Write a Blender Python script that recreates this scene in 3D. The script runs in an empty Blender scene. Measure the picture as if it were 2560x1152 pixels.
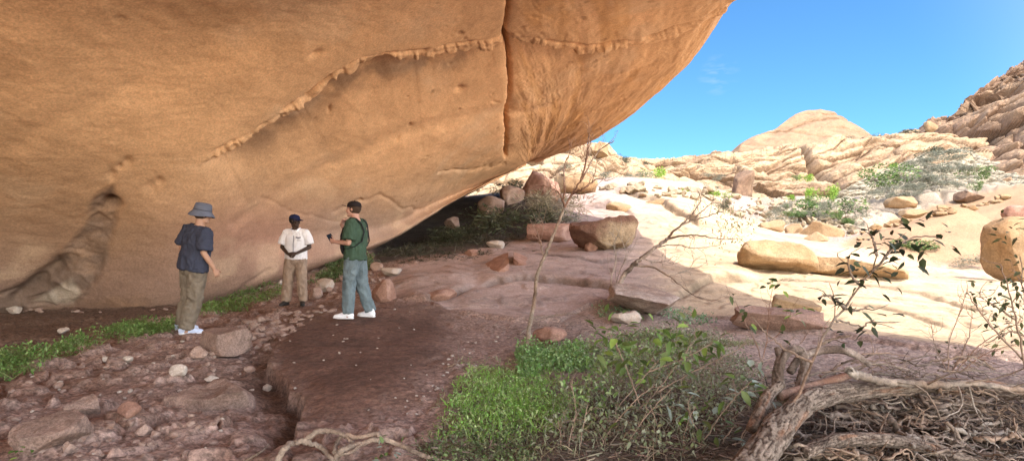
import bpy, bmesh, math, random
import numpy as np
from mathutils import Vector, Matrix, Euler

SC = bpy.context.scene
COL = SC.collection
FPX, CXP, HYP, CAMZ = 1400.0, 1280.0, 612.0, 1.2      # focal length in photo pixels, principal column, horizon row, eye height

def P(px, py, d):
    """photo pixel at forward distance d (metres) -> world point"""
    return np.array([(px - CXP) / FPX * d, d, CAMZ - (py - HYP) / FPX * d])

def to_px(p):
    y = np.maximum(p[..., 1], 0.3)
    return CXP + FPX * p[..., 0] / y, HYP - FPX * (p[..., 2] - CAMZ) / y

# ---------------------------------------------------------------- noise (numpy)
def _h(ix, iy, iz, seed):
    n = (ix.astype(np.int64) * 374761393 + iy.astype(np.int64) * 668265263 + iz.astype(np.int64) * 2147483647 + seed * 1274126177) & 0xFFFFFFFF
    n = ((n ^ (n >> 13)) * 1274126177) & 0xFFFFFFFF
    n = ((n ^ (n >> 16)) * 2246822519) & 0xFFFFFFFF
    return ((n ^ (n >> 15)) & 0xFFFFFF) / float(0xFFFFFF)

def vnoise(p, seed=0):
    i = np.floor(p); f = p - i; i = i.astype(np.int64)
    f = f * f * f * (f * (f * 6 - 15) + 10)
    x, y, z = i[..., 0], i[..., 1], i[..., 2]
    fx, fy, fz = f[..., 0], f[..., 1], f[..., 2]
    def L(a, b, t): return a + (b - a) * t
    c = lambda a, b, d: _h(x + a, y + b, z + d, seed)
    return L(L(L(c(0,0,0), c(1,0,0), fx), L(c(0,1,0), c(1,1,0), fx), fy),
             L(L(c(0,0,1), c(1,0,1), fx), L(c(0,1,1), c(1,1,1), fx), fy), fz) * 2 - 1

def fbm(p, octaves=4, seed=0, gain=0.5, lac=2.03):
    s = 0; a = 1; t = 0
    for k in range(octaves):
        s = s + a * vnoise(p * (lac ** k) + k * 17.3, seed + k); t += a; a *= gain
    return s / t

def voro(p, seed=0):
    """F1, F2, random id of the nearest cell"""
    i = np.floor(p).astype(np.int64)
    f1 = np.full(p.shape[:-1], 9.0); f2 = f1.copy(); idv = np.zeros(p.shape[:-1])
    for a in (-1, 0, 1):
        for b in (-1, 0, 1):
            for c in (-1, 0, 1):
                x, y, z = i[..., 0] + a, i[..., 1] + b, i[..., 2] + c
                d = np.sqrt((x + .1 + .8 * _h(x, y, z, seed + 1) - p[..., 0]) ** 2 + (y + .1 + .8 * _h(x, y, z, seed + 2) - p[..., 1]) ** 2
                            + (z + .1 + .8 * _h(x, y, z, seed + 3) - p[..., 2]) ** 2)
                r = _h(x, y, z, seed + 4)
                near = d < f1
                f2 = np.where(near, f1, np.minimum(f2, d)); idv = np.where(near, r, idv); f1 = np.where(near, d, f1)
    return f1, f2, idv

def sstep(a, b, x):
    t = np.clip((x - a) / (b - a), 0, 1); return t * t * (3 - 2 * t)

def mix(a, b, t): return a + (b - a) * t

def seg_dist(px, py, poly, closed=False):
    """distance to a polyline in the plane, side (positive to the right of travel in x-right y-down axes), arc length"""
    poly = np.asarray(poly, float); n = len(poly)
    best = np.full(px.shape, 1e9); side = np.zeros(px.shape); arc = np.zeros(px.shape); acc = 0.0
    for k in range(n if closed else n - 1):
        a, b = poly[k], poly[(k + 1) % n]; ab = b - a; L = math.hypot(*ab)
        t = np.clip(((px - a[0]) * ab[0] + (py - a[1]) * ab[1]) / (L * L), 0, 1)
        dx, dy = px - a[0] - t * ab[0], py - a[1] - t * ab[1]
        d = np.hypot(dx, dy); m = d < best
        cr = ab[0] * (py - a[1]) - ab[1] * (px - a[0])
        best = np.where(m, d, best); side = np.where(m, np.sign(cr), side); arc = np.where(m, acc + t * L, arc); acc += L
    return best, side, arc

def inside(px, py, poly):
    """signed distance, positive inside the polygon"""
    poly = np.asarray(poly, float); n = len(poly); c = np.zeros(px.shape, bool)
    for k in range(n):
        a, b = poly[k], poly[(k + 1) % n]
        m = ((a[1] > py) != (b[1] > py))
        with np.errstate(divide='ignore', invalid='ignore'):
            xi = (b[0] - a[0]) * (py - a[1]) / (b[1] - a[1] if b[1] != a[1] else 1e-9) + a[0]
        c ^= m & (px < xi)
    d, _, _ = seg_dist(px, py, poly, True)
    return np.where(c, d, -d)

# ---------------------------------------------------------------- objects
def tag(o, label=None, cat=None, group=None, kind=None):
    if label: o['label'] = label
    if cat: o['category'] = cat
    if group: o['group'] = group
    if kind: o['kind'] = kind
    return o

def empty(name, loc=(0, 0, 0), rz=0.0):
    o = bpy.data.objects.new(name, None); COL.objects.link(o)
    o.location = loc; o.rotation_euler = (0, 0, rz); o.empty_display_size = .1
    return o

def mesh_np(name, V, F, mat, col=None, smooth=True, parent=None, midx=None):
    """V (n,3), F list of (m,4)/(m,3) int arrays -> linked object"""
    me = bpy.data.meshes.new(name)
    V = np.asarray(V, np.float32)
    fs = F if isinstance(F, list) else [F]
    fs = [np.asarray(f, np.int32) for f in fs if len(f)]
    nl = sum(f.size for f in fs); npoly = sum(len(f) for f in fs)
    me.vertices.add(len(V)); me.vertices.foreach_set('co', V.ravel())
    me.loops.add(nl); me.polygons.add(npoly)
    me.loops.foreach_set('vertex_index', np.concatenate([f.ravel() for f in fs]))
    tot = np.concatenate([np.full(len(f), f.shape[1], np.int32) for f in fs])
    st = np.concatenate([[0], np.cumsum(tot)[:-1]]).astype(np.int32)
    me.polygons.foreach_set('loop_start', st)
    me.polygons.foreach_set('use_smooth', np.full(npoly, smooth))
    if midx is not None: me.polygons.foreach_set('material_index', np.asarray(midx, np.int32))
    me.update(calc_edges=True)
    if col is not None:
        c = np.ones((len(V), 4), np.float32); c[:, :np.shape(col)[1]] = col
        a = me.attributes.new('Col', 'FLOAT_COLOR', 'POINT'); a.data.foreach_set('color', c.ravel())
    for m in (mat if isinstance(mat, (list, tuple)) else [mat]): me.materials.append(m)
    me.validate()
    o = bpy.data.objects.new(name, me); COL.objects.link(o)
    if parent is not None: o.parent = parent
    return o

def grid_faces(nu, nv, wrap=False, off=0):
    i, j = np.meshgrid(np.arange(nu if wrap else nu - 1), np.arange(nv - 1), indexing='ij')
    i2 = (i + 1) % nu
    return np.stack([i * nv + j, i2 * nv + j, i2 * nv + j + 1, i * nv + j + 1], -1).reshape(-1, 4) + off

def grid_normals(G):
    du = np.gradient(G, axis=0); dv = np.gradient(G, axis=1)
    n = np.cross(du, dv); return n / np.maximum(np.linalg.norm(n, axis=-1, keepdims=True), 1e-9)

# ---------------------------------------------------------------- materials
def material(name, base=(.5, .5, .5), attr=False, var=0.25, vscale=6.0, speck=0.0, sscale=60.0, bump=0.3, bscale=25.0, bdist=0.02,
             rough=0.9, tint=None, tscale=1.2, stretch=None, coord='Object', trans=0.0, spec=0.25, fine=None, graded=False):
    m = bpy.data.materials.new(name); m.use_nodes = True
    nt = m.node_tree; N = nt.nodes; Lk = nt.links
    b = N['Principled BSDF']; b.inputs['Roughness'].default_value = rough
    b.inputs['Specular IOR Level'].default_value = spec
    tc = N.new('ShaderNodeTexCoord'); vec = tc.outputs[coord]
    if stretch:
        mp = N.new('ShaderNodeMapping'); mp.inputs['Scale'].default_value = stretch; Lk.new(vec, mp.inputs['Vector']); vec = mp.outputs[0]
    def noise(scale, detail=4, rough_=0.55):
        n = N.new('ShaderNodeTexNoise'); n.inputs['Scale'].default_value = scale; n.inputs['Detail'].default_value = detail
        n.inputs['Roughness'].default_value = rough_; Lk.new(vec, n.inputs['Vector']); return n.outputs['Fac']
    def maprange(src, a, b2, lo=.3, hi=.7):
        r = N.new('ShaderNodeMapRange'); r.inputs['From Min'].default_value = lo; r.inputs['From Max'].default_value = hi
        r.inputs['To Min'].default_value = a; r.inputs['To Max'].default_value = b2; Lk.new(src, r.inputs['Value']); return r.outputs[0]
    grade = None
    def mul(colsock, fac):
        x = N.new('ShaderNodeMix'); x.data_type = 'RGBA'; x.blend_type = 'MULTIPLY'; x.inputs['Factor'].default_value = 1
        if grade is not None: Lk.new(grade, x.inputs['Factor'])
        Lk.new(colsock, x.inputs['A']); Lk.new(fac, x.inputs['B']); return x.outputs['Result']
    if attr:
        a = N.new('ShaderNodeAttribute'); a.attribute_name = 'Col'; c = a.outputs['Color']
        if graded: grade = a.outputs['Alpha']
    else:
        r = N.new('ShaderNodeRGB'); r.outputs[0].default_value = (*base, 1); c = r.outputs[0]
    if tint:
        x = N.new('ShaderNodeMix'); x.data_type = 'RGBA'; Lk.new(maprange(noise(tscale, 3), 0, 1, .42, .62), x.inputs['Factor'])
        Lk.new(c, x.inputs['A']); x.inputs['B'].default_value = (*tint, 1); c = x.outputs['Result']
    if var: c = mul(c, maprange(noise(vscale, 6, .65), 1 - var, 1 + var))
    if speck: c = mul(c, maprange(noise(sscale, 2, .8), 1 - speck, 1 + speck, .35, .65))
    Lk.new(c, b.inputs['Base Color'])
    if bump:
        bp = N.new('ShaderNodeBump'); bp.inputs['Strength'].default_value = bump; bp.inputs['Distance'].default_value = bdist
        h = noise(bscale, 8, .68)
        if fine:
            ad = N.new('ShaderNodeMath'); ad.operation = 'MULTIPLY_ADD'; ad.inputs[1].default_value = fine[1]
            Lk.new(noise(fine[0], 4, .7), ad.inputs[0]); Lk.new(h, ad.inputs[2]); h = ad.outputs[0]
        if grade is not None:
            gm = N.new('ShaderNodeMath'); gm.operation = 'MULTIPLY'; gm.inputs[1].default_value = bump; Lk.new(grade, gm.inputs[0]); Lk.new(gm.outputs[0], bp.inputs['Strength'])
        Lk.new(h, bp.inputs['Height']); Lk.new(bp.outputs[0], b.inputs['Normal'])
    if trans:
        out = N['Material Output']; t = N.new('ShaderNodeBsdfTranslucent'); Lk.new(c, t.inputs['Color'])
        ms = N.new('ShaderNodeMixShader'); ms.inputs[0].default_value = trans
        Lk.new(b.outputs[0], ms.inputs[1]); Lk.new(t.outputs[0], ms.inputs[2]); Lk.new(ms.outputs[0], out.inputs['Surface'])
    return m

# ---------------------------------------------------------------- camera, sun, sky
cd = bpy.data.cameras.new('camera'); cam = bpy.data.objects.new('camera', cd); COL.objects.link(cam)
cam.location = (0, 0, CAMZ); cam.rotation_euler = (math.radians(90), 0, 0)
cd.sensor_fit = 'HORIZONTAL'; cd.sensor_width = 36; cd.lens = 36 * FPX / 2560; cd.shift_y = (HYP - 576) / 2560.0
cd.clip_start = 0.05; cd.clip_end = 3000
SC.camera = cam

SKY_FAR, SKY_FILL = (.20, .375, .50, 1), (3.5, 2.5, 1.8, 1)
SUN_TO = np.array([0.20, -0.50, 0.84]); SUN_TO = SUN_TO / np.linalg.norm(SUN_TO)
sd = bpy.data.lights.new('sun', 'SUN'); sd.energy = 2.2; sd.angle = math.radians(0.5); sd.color = (1.0, 0.93, 0.82)
sun = bpy.data.objects.new('sun', sd); COL.objects.link(sun)
sun.rotation_euler = Vector(SUN_TO).to_track_quat('Z', 'Y').to_euler(); sun.location = (0, -5, 30)
W = bpy.data.worlds.new('World'); SC.world = W; W.use_nodes = True
wn = W.node_tree; bg = wn.nodes['Background']
sk = wn.nodes.new('ShaderNodeTexSky'); sk.sky_type = 'NISHITA'; sk.sun_disc = False
sk.sun_elevation = math.asin(SUN_TO[2]); sk.sun_rotation = math.atan2(SUN_TO[0], SUN_TO[1])
sk.air_density = 1.0; sk.dust_density = 0.4; sk.ozone_density = 1.2
# deepened blue ahead; sky behind the camera boosted and warmed as added fill light
_tc = wn.nodes.new('ShaderNodeTexCoord'); _dp = wn.nodes.new('ShaderNodeVectorMath'); _dp.operation = 'DOT_PRODUCT'
_dp.inputs[1].default_value = (0.35, -0.90, 0.25); wn.links.new(_tc.outputs['Generated'], _dp.inputs[0])
_mr = wn.nodes.new('ShaderNodeMapRange'); _mr.interpolation_type = 'SMOOTHSTEP'
_mr.inputs['From Min'].default_value = -0.45; _mr.inputs['From Max'].default_value = 0.55; wn.links.new(_dp.outputs['Value'], _mr.inputs['Value'])
_mx = wn.nodes.new('ShaderNodeMix'); _mx.data_type = 'RGBA'; wn.links.new(_mr.outputs[0], _mx.inputs['Factor'])
_mx.inputs['A'].default_value = SKY_FAR; _mx.inputs['B'].default_value = SKY_FILL
_ml = wn.nodes.new('ShaderNodeMix'); _ml.data_type = 'RGBA'; _ml.blend_type = 'MULTIPLY'; _ml.inputs['Factor'].default_value = 1
wn.links.new(sk.outputs[0], _ml.inputs['A']); wn.links.new(_mx.outputs['Result'], _ml.inputs['B'])
# one thin wisp of high cloud
_wp = wn.nodes.new('ShaderNodeVectorMath'); _wp.operation = 'MULTIPLY'; _wp.inputs[1].default_value = (9, 9, 30); wn.links.new(_tc.outputs['Generated'], _wp.inputs[0])
_wz = wn.nodes.new('ShaderNodeTexNoise'); _wz.inputs['Scale'].default_value = 3.0; _wz.inputs['Detail'].default_value = 6; wn.links.new(_wp.outputs[0], _wz.inputs['Vector'])
_wd = wn.nodes.new('ShaderNodeVectorMath'); _wd.operation = 'DISTANCE'; _wl = unit3 = [(1797 - CXP) / FPX, 1.0, (HYP - 188) / FPX]; _ln = math.sqrt(sum(c * c for c in _wl)); _wd.inputs[1].default_value = [c / _ln for c in _wl]; wn.links.new(_tc.outputs['Generated'], _wd.inputs[0])
_wr = wn.nodes.new('ShaderNodeMapRange'); _wr.inputs['From Min'].default_value = .035; _wr.inputs['From Max'].default_value = .004; wn.links.new(_wd.outputs['Value'], _wr.inputs['Value'])
_wq = wn.nodes.new('ShaderNodeMapRange'); _wq.inputs['From Min'].default_value = .48; _wq.inputs['From Max'].default_value = .98; wn.links.new(_wz.outputs['Fac'], _wq.inputs['Value'])
_wm = wn.nodes.new('ShaderNodeMath'); _wm.operation = 'MULTIPLY'; wn.links.new(_wr.outputs[0], _wm.inputs[0]); wn.links.new(_wq.outputs[0], _wm.inputs[1])
_wx = wn.nodes.new('ShaderNodeMix'); _wx.data_type = 'RGBA'; wn.links.new(_wm.outputs[0], _wx.inputs['Factor']); wn.links.new(_ml.outputs['Result'], _wx.inputs['A']); _wx.inputs['B'].default_value = (1.6, 1.9, 2.0, 1)
wn.links.new(_wx.outputs['Result'], bg.inputs['Color']); bg.inputs['Strength'].default_value = 0.15
vs = SC.view_settings; vs.view_transform = 'Standard'; vs.look = 'None'; vs.gamma = 1.0; vs.use_curve_mapping = False; vs.exposure = 1.75
SC.cycles.max_bounces = 10; SC.cycles.diffuse_bounces = 8; SC.cycles.use_denoising = True
SC.cycles.sample_clamp_indirect = 8
# ================================================================ GROUND
GP = [  # photo column, photo row, forward distance
 (-300,1152,3.1),(0,1152,3.1),(320,1152,3.1),(640,1152,3.15),(900,1152,3.1),(1280,1152,3.1),(1600,1152,3.1),(1900,1152,3.05),(2300,1152,3.05),(2700,1152,3.05),
 (-300,900,5.8),(0,900,5.83),(200,930,5.28),(420,900,5.83),(430,835,7.55),(300,840,7.37),(0,800,8.9),(-300,800,8.9),
 (0,778,10.0),(430,765,11.0),(560,730,12.6),(700,692,14.0),(800,655,15.5),(920,624,17.0),
 (600,800,8.9),(720,765,10.9),(640,900,5.8),(860,800,8.5),(960,790,8.7),(1100,770,9.6),(700,860,6.7),(1000,1000,4.3),(850,950,4.9),(1130,900,5.7),
 (760,720,13.0),(860,690,14.3),(950,650,15.5),(940,715,12.2),(1000,700,12.0),
 (1200,785,9.4),(1200,700,12.2),(1150,650,15.0),(1250,625,16.3),(1400,625,16.0),(1530,622,15.6),(1620,602,17.0),(1400,700,12.0),(1560,700,11.7),
 (1780,692,12.6),(1700,650,14.3),(1450,780,9.6),(1700,790,9.3),(1560,760,9.9),(1850,790,9.0),(1640,850,7.1),(1400,870,6.5),(1900,900,5.85),(2060,828,7.8),
 (1000,620,20.0),(1100,590,21.0),(1250,570,22.0),(1330,540,24.0),(1420,520,26.0),(1150,552,26.0),(1300,480,29.0),
 (1650,560,20.0),(1700,520,26.0),(1600,480,33.0),(1480,480,33.0),(1740,470,36.0),(1850,560,24.5),(1800,620,17.0),(1930,690,13.2),
 (2060,612,21.5),(2200,634,20.5),(2350,665,19.0),(2510,692,17.5),(2700,715,16.5),
 (2100,720,12.6),(2300,700,15.2),(2300,770,10.0),(2450,740,12.5),(2560,760,10.6),(2560,885,6.1),(2300,850,7.05),(2750,880,6.2),(2200,690,14.6),
 (2000,600,28.0),(2100,605,29.0),(2200,622,28.5),(2350,650,27.0),(2560,672,25.0),(2750,690,24.0),
 (1880,520,36.0),(1960,560,31.0),(2100,545,37.0),(2200,560,36.0),(2300,530,37.0),(2560,470,36.0),(2560,560,30.0),(2750,420,38.0),(2400,590,30.5),(2300,610,30.5),
 (1700,455,42.0),(1500,450,42.0),(1900,500,43.0),(2100,500,46.0),(2300,470,46.0),(2560,440,44.0)]
GW = [(-14,4,0),(-14,-6,0),(-6,-8,0),(0,-8,0),(8,-8,-.1),(0,0,0),(-5,0,0),(5,0,0),(10,0,0),(12,5,.1),(16,12,.6),(20,25,3),(-10,16,1.2),(-12,24,2),(-4,28,3),(-8,38,4),
      (0,46,5.0),(16,60,6),(-16,60,6),(40,60,7),(45,30,6),(0,1.5,0),(2.2,2,-.1),(4,3,-.1),(18,-20,0),(-18,-20,0),(0,-30,0)]
_g = np.array([P(*q) for q in GP] + [np.array(q, float) for q in GW])
def _kern(d): return np.sqrt(d * d + 0.25)
_K = _kern(np.hypot(_g[:, None, 0] - _g[None, :, 0], _g[:, None, 1] - _g[None, :, 1]))
_n = len(_g); _A = np.zeros((_n + 3, _n + 3)); _A[:_n, :_n] = _K + np.eye(_n) * -0.03
_A[:_n, _n] = 1; _A[:_n, _n + 1:] = _g[:, :2]; _A[_n:, :_n] = _A[:_n, _n:].T
_w = np.linalg.solve(_A, np.concatenate([_g[:, 2], np.zeros(3)]))
def base_z(x, y):
    s = x.shape; xf, yf = x.ravel(), y.ravel(); out = np.zeros(xf.shape)
    for k in range(0, len(xf), 20000):
        a, b = xf[k:k + 20000], yf[k:k + 20000]
        out[k:k + 20000] = _kern(np.hypot(a[:, None] - _g[None, :, 0], b[:, None] - _g[None, :, 1])) @ _w[:_n] + _w[_n] + _w[_n + 1] * a + _w[_n + 2] * b
    return out.reshape(s)

POLY_MOUND = [(715,808),(760,792),(850,775),(980,762),(1105,765),(1135,830),(1090,920),(1010,1010),(870,1075),(790,1090),(757,1062),(748,988),(685,958),(668,905),(692,850)]
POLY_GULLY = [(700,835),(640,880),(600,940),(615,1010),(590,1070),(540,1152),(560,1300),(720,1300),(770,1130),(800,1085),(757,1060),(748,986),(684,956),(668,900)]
POLY_SLAB = [(1130,775),(1060,740),(985,745),(960,700),(1020,665),(1150,635),(1260,595),(1330,560),(1440,525),(1480,450),(1740,440),(1850,545),(2060,600),(2350,655),(2520,690),(2900,720),
             (2900,890),(2560,893),(2300,868),(2090,838),(1840,800),(1700,790),(1640,785),(1530,745),(1490,752),(1400,797),(1280,800)]
POLY_BANK = [(-400,770),(430,765),(560,728),(700,690),(690,705),(560,745),(430,790),(300,825),(0,905),(-400,960)]
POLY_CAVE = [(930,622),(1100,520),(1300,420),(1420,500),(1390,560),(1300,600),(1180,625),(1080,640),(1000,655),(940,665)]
POLY_SLOPE = [(2100,612),(2160,585),(2250,545),(2330,520),(2560,455),(2800,400),(2800,720),(2560,688),(2350,655),(2200,625)]
LEDGES = [([(1180,712),(1250,703),(1340,700),(1450,706),(1540,718),(1620,742),(1690,738),(1760,705),(1790,692),(1900,700)], .11, 4),
          ([(1120,782),(1200,792),(1290,803),(1400,800),(1490,755),(1540,748),(1660,790),(1840,806),(1960,828),(2080,842),(2300,872),(2560,896),(2800,900)], .05, 4),
          ([(1500,485),(1600,492),(1655,508),(1700,538),(1745,566),(1790,575)], .30, 4), ([(1450,512),(1520,508),(1560,520),(1600,545)], .22, 4), ([(1700,470),(1760,490),(1830,530),(1900,552)], .25, 4), ([(1600,612),(1650,600),(1700,590),(1800,592)], .05, 3), ([(1900,700),(2100,712),(2300,742),(2500,790)], .05, 3), ([(1990,745),(2200,770),(2400,820)], .04, 3),
          ([(985,742),(1060,745),(1110,735),(1200,705)], .11, 4),
          ([(1175,675),(1260,668),(1330,640)], .05, 3),
          ([(1300,640),(1420,655),(1500,660),(1600,652)], .03, 3)]

def terrain(x, y):
    z = base_z(x, y); p2 = np.stack([x, y, np.zeros_like(x)], -1)
    r = np.hypot(x, y); far = sstep(40, 90, r)
    z = mix(z, 4.0 + 1.5 * fbm(p2 / 40, 3, 5), far)
    px, py = to_px(np.stack([x, y, z], -1)); front = (y > 0.8)
    px = np.where(front, px, -5000.0); py = np.where(front, py, 5000.0)
    w = fbm(p2 * 1.3, 3, 9); pl = np.stack([x * 1.1, y * .35, 0 * x], -1); jx = px + 9 * fbm(p2 * 3.1, 3, 31) * np.minimum(8 / np.maximum(r, 2), 2); jy = py + 5 * fbm(p2 * 2.2, 3, 37)
    lx = px; ly = py + 9 * fbm(pl, 4, 33)
    S = lambda poly, a, b: sstep(a, b, inside(jx, jy, poly)) * front
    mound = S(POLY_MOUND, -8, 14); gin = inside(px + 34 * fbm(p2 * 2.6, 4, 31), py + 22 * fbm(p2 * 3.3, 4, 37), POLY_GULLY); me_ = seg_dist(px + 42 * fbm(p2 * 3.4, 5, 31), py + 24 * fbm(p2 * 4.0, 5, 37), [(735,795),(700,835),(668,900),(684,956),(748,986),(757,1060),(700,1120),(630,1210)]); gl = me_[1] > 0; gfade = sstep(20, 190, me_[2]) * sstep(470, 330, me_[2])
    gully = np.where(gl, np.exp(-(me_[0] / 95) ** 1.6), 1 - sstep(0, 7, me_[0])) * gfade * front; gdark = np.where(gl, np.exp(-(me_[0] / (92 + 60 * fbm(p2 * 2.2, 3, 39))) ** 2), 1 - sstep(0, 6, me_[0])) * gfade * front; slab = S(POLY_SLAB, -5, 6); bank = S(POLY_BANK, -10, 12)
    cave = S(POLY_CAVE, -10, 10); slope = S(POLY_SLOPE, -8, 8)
    rock = np.maximum(slab, slope); valley = sstep(24, 30, y) * (1 - rock) * sstep(1850, 1950, px)
    soil = (1 - rock) * (1 - far)
    # shapes
    mdh = S(POLY_MOUND, -30, 70); mound = S(POLY_MOUND, -60, 60) * (1 - gdark)
    z = z + mdh * 0.05 - gully * 0.14
    z = z + 0.05 * fbm(p2 * 0.9, 4, 3) * (1 - far) * sstep(2, 6, r)
    lines = np.zeros(x.shape)
    for poly, h, wd in LEDGES:
        d, s, arc = seg_dist(lx, ly, poly)
        L = sum(math.hypot(poly[k + 1][0] - poly[k][0], poly[k + 1][1] - poly[k][1]) for k in range(len(poly) - 1))
        fade = sstep(0, 60, arc) * sstep(0, 60, L - arc)
        lines = np.maximum(lines, front * fade * np.exp(-(d / (wd * .9)) ** 2))
        z = z + front * fade * h * (sstep(-1.5, 2.5, np.where(s < 0, d, -d)) * np.exp(-d / 60) - 0.5 * np.exp(-(d / wd) ** 2))
    f1, f2, idv = voro(p2 * 3.6 + fbm(p2 * 5, 2, 71)[..., None] * .25, 11)
    g1, g2, gid = voro(p2 * 9.0 + fbm(p2 * 9, 2, 73)[..., None] * .3, 17)
    path = soil * (1 - mound) * (1 - gully) * sstep(1350, 900, px) * (1 - bank * .5) * (1 - cave)
    stones = sstep(.55, .6, idv) * sstep(.03, .16, f2 - f1); peb = sstep(.6, .65, gid) * sstep(.03, .2, g2 - g1)
    z = z + path * (stones * (.010 + .06 * np.maximum(idv - .55, 0) * 2) + peb * .014 + .065 * fbm(p2 * 3, 5, 81) + .03 * np.abs(fbm(p2 * 1.9, 4, 85)))
    z = z + (soil * (1 - path)) * (peb * .007 + .016 * fbm(p2 * 7, 4, 83)) * (1 - .6 * mound)
    # exfoliating plates on the bare granite
    q = fbm(p2 * np.array([.28, .5, 1]) + 3, 4, 41) * 5 + .15 * fbm(p2 * 3, 3, 43); st = np.floor(q) + sstep(.80, .96, q - np.floor(q))
    z = z + rock * (st * .028 * sstep(7, 12, r) + .022 * fbm(p2 * 1.7, 4, 45) + .008 * fbm(p2 * 9, 3, 47))
    z = z + slope * (0.25 * fbm(p2 * .18, 3, 61))
    v1, v2, vid = voro(p2 * .8, 51)
    z = z + valley * (.5 * vid * sstep(.0, .2, v2 - v1) + .4 * fbm(p2 * .3, 3, 53))
    # colours
    C = lambda *c: np.array(c)
    col = np.zeros(x.shape + (3,)) + C(.265, .18, .147)
    n1 = fbm(p2 * 2.2, 5, 91)[..., None]; n2 = fbm(p2 * .6, 4, 93)[..., None]; n3 = fbm(p2 * 14, 3, 95)[..., None]
    right = (sstep(1150, 1500, px) * soil)[..., None]
    col = mix(col, C(.30, .225, .19), right)
    col = mix(col, C(.16, .085, .058), (sstep(-.05, .35, fbm(p2 * 1.6 + 5, 4, 97)) * path * .8)[..., None])
    col = mix(col, C(.40, .30, .26), (np.maximum(stones * .35, peb * .6) * path * np.where(gid > .8, 1.0, .6))[..., None])
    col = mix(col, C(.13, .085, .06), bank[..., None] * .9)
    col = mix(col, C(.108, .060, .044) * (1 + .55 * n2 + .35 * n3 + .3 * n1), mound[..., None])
    col = mix(col, C(.050, .030, .022), gdark[..., None] * .97 * (.75 + .5 * n1))  # dark earth in the gully, with its shade painted into the colour
    litter = sstep(900, 1000, py) * sstep(1080, 1200, px) * soil
    col = mix(col, C(.10, .078, .058), (litter * .85)[..., None])
    slabc = C(.355, .265, .232) * (1 + .22 * n1 + .12 * n2 + .10 * n3)
    warm = sstep(1500, 1750, px - .35 * (py - 640))[..., None]
    slabc = mix(slabc, C(.42, .315, .205) * (1 + .20 * n1 + .14 * n2), warm)  # same granite painted paler and warmer where the sun falls
    streak = fbm(np.stack([x * .5 + y * .05, y * 2.4, 0 * x], -1), 4, 101)[..., None]
    slabc = slabc * (1 + .20 * streak) * (1 - .25 * (sstep(.8, .9, q - np.floor(q)))[..., None])
    col = mix(col, slabc * (1 - .5 * lines[..., None]), rock[..., None])
    col = mix(col, C(.275, .178, .105) * (1 + .2 * n2 + .12 * streak), slope[..., None])
    col = mix(col, C(.034, .028, .022) * (1 + .4 * n1), cave[..., None] * .9)  # hollow's floor coloured near black, painting in its deep shade
    col = mix(col, C(.27, .22, .165) * (.75 + .5 * vid[..., None]), valley[..., None])
    col = col * (1 + .18 * n1 * soil[..., None])
    grade = 1 - .55 * rock - .35 * mound * (1 - rock)
    return z, np.concatenate([np.clip(col, .01, .9), np.clip(grade, .2, 1)[..., None]], -1)

_front = np.tan(np.radians(47)) ; _ta = np.linspace(-_front, _front, 820)
A_ANG = np.concatenate([np.radians(np.linspace(-180, -47.6, 80)), np.arctan(_ta), np.radians(np.linspace(47.6, 180, 80))])
A_RAD = np.concatenate([[.02, .3, .7], np.geomspace(1.2, 3.2, 60)[:-1], np.geomspace(3.2, 48, 470), np.geomspace(49, 900, 50)])
_aa, _rr = np.meshgrid(A_ANG, A_RAD, indexing='ij')
G_X, G_Y = np.sin(_aa) * _rr, np.cos(_aa) * _rr
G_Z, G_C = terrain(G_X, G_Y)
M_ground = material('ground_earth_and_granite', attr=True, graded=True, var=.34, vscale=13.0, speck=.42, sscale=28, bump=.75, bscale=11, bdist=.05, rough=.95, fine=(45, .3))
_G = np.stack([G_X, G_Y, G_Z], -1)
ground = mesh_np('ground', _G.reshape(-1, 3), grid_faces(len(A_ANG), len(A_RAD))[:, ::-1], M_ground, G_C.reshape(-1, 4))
tag(ground, kind='structure')

def gz(x, y):
    a = math.atan2(x, y); r = math.hypot(x, y)
    i = min(max(int(np.searchsorted(A_ANG, a)) - 1, 0), len(A_ANG) - 2); j = min(max(int(np.searchsorted(A_RAD, r)) - 1, 0), len(A_RAD) - 2)
    u = (a - A_ANG[i]) / (A_ANG[i + 1] - A_ANG[i]); v = (r - A_RAD[j]) / (A_RAD[j + 1] - A_RAD[j])
    return float((G_Z[i, j] * (1 - u) + G_Z[i + 1, j] * u) * (1 - v) + (G_Z[i, j + 1] * (1 - u) + G_Z[i + 1, j + 1] * u) * v)

def on_ground(px, py, lo=1.6, hi=60.0):
    """the ground point seen at a photo pixel"""
    d = lo
    while d < hi:
        p = P(px, py, d)
        if p[2] <= gz(p[0], p[1]):
            a, b = d / 1.012, d
            for _ in range(8):
                m = (a + b) / 2; p = P(px, py, m)
                if p[2] <= gz(p[0], p[1]): b = m
                else: a = m
            p = P(px, py, b); return np.array([p[0], p[1], gz(p[0], p[1])])
        d *= 1.012
    return P(px, py, hi)
# ================================================================ OVERHANGING ROCK
def catmull(Q, t):
    """Q (n,...,3) control points, t in [0, n-1]"""
    n = len(Q); i = np.clip(np.floor(t).astype(int), 0, n - 2); f = (t - i).reshape((-1,) + (1,) * (Q.ndim - 1))
    g = lambda k: Q[np.clip(k, 0, n - 1)]
    p0, p1, p2, p3 = g(i - 1), g(i), g(i + 1), g(i + 2)
    return .5 * (2 * p1 + (p2 - p0) * f + (2 * p0 - 5 * p1 + 4 * p2 - p3) * f * f + (3 * p1 - p0 - 3 * p2 + p3) * f ** 3)
V3 = lambda *a: np.array(a, float)
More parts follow.
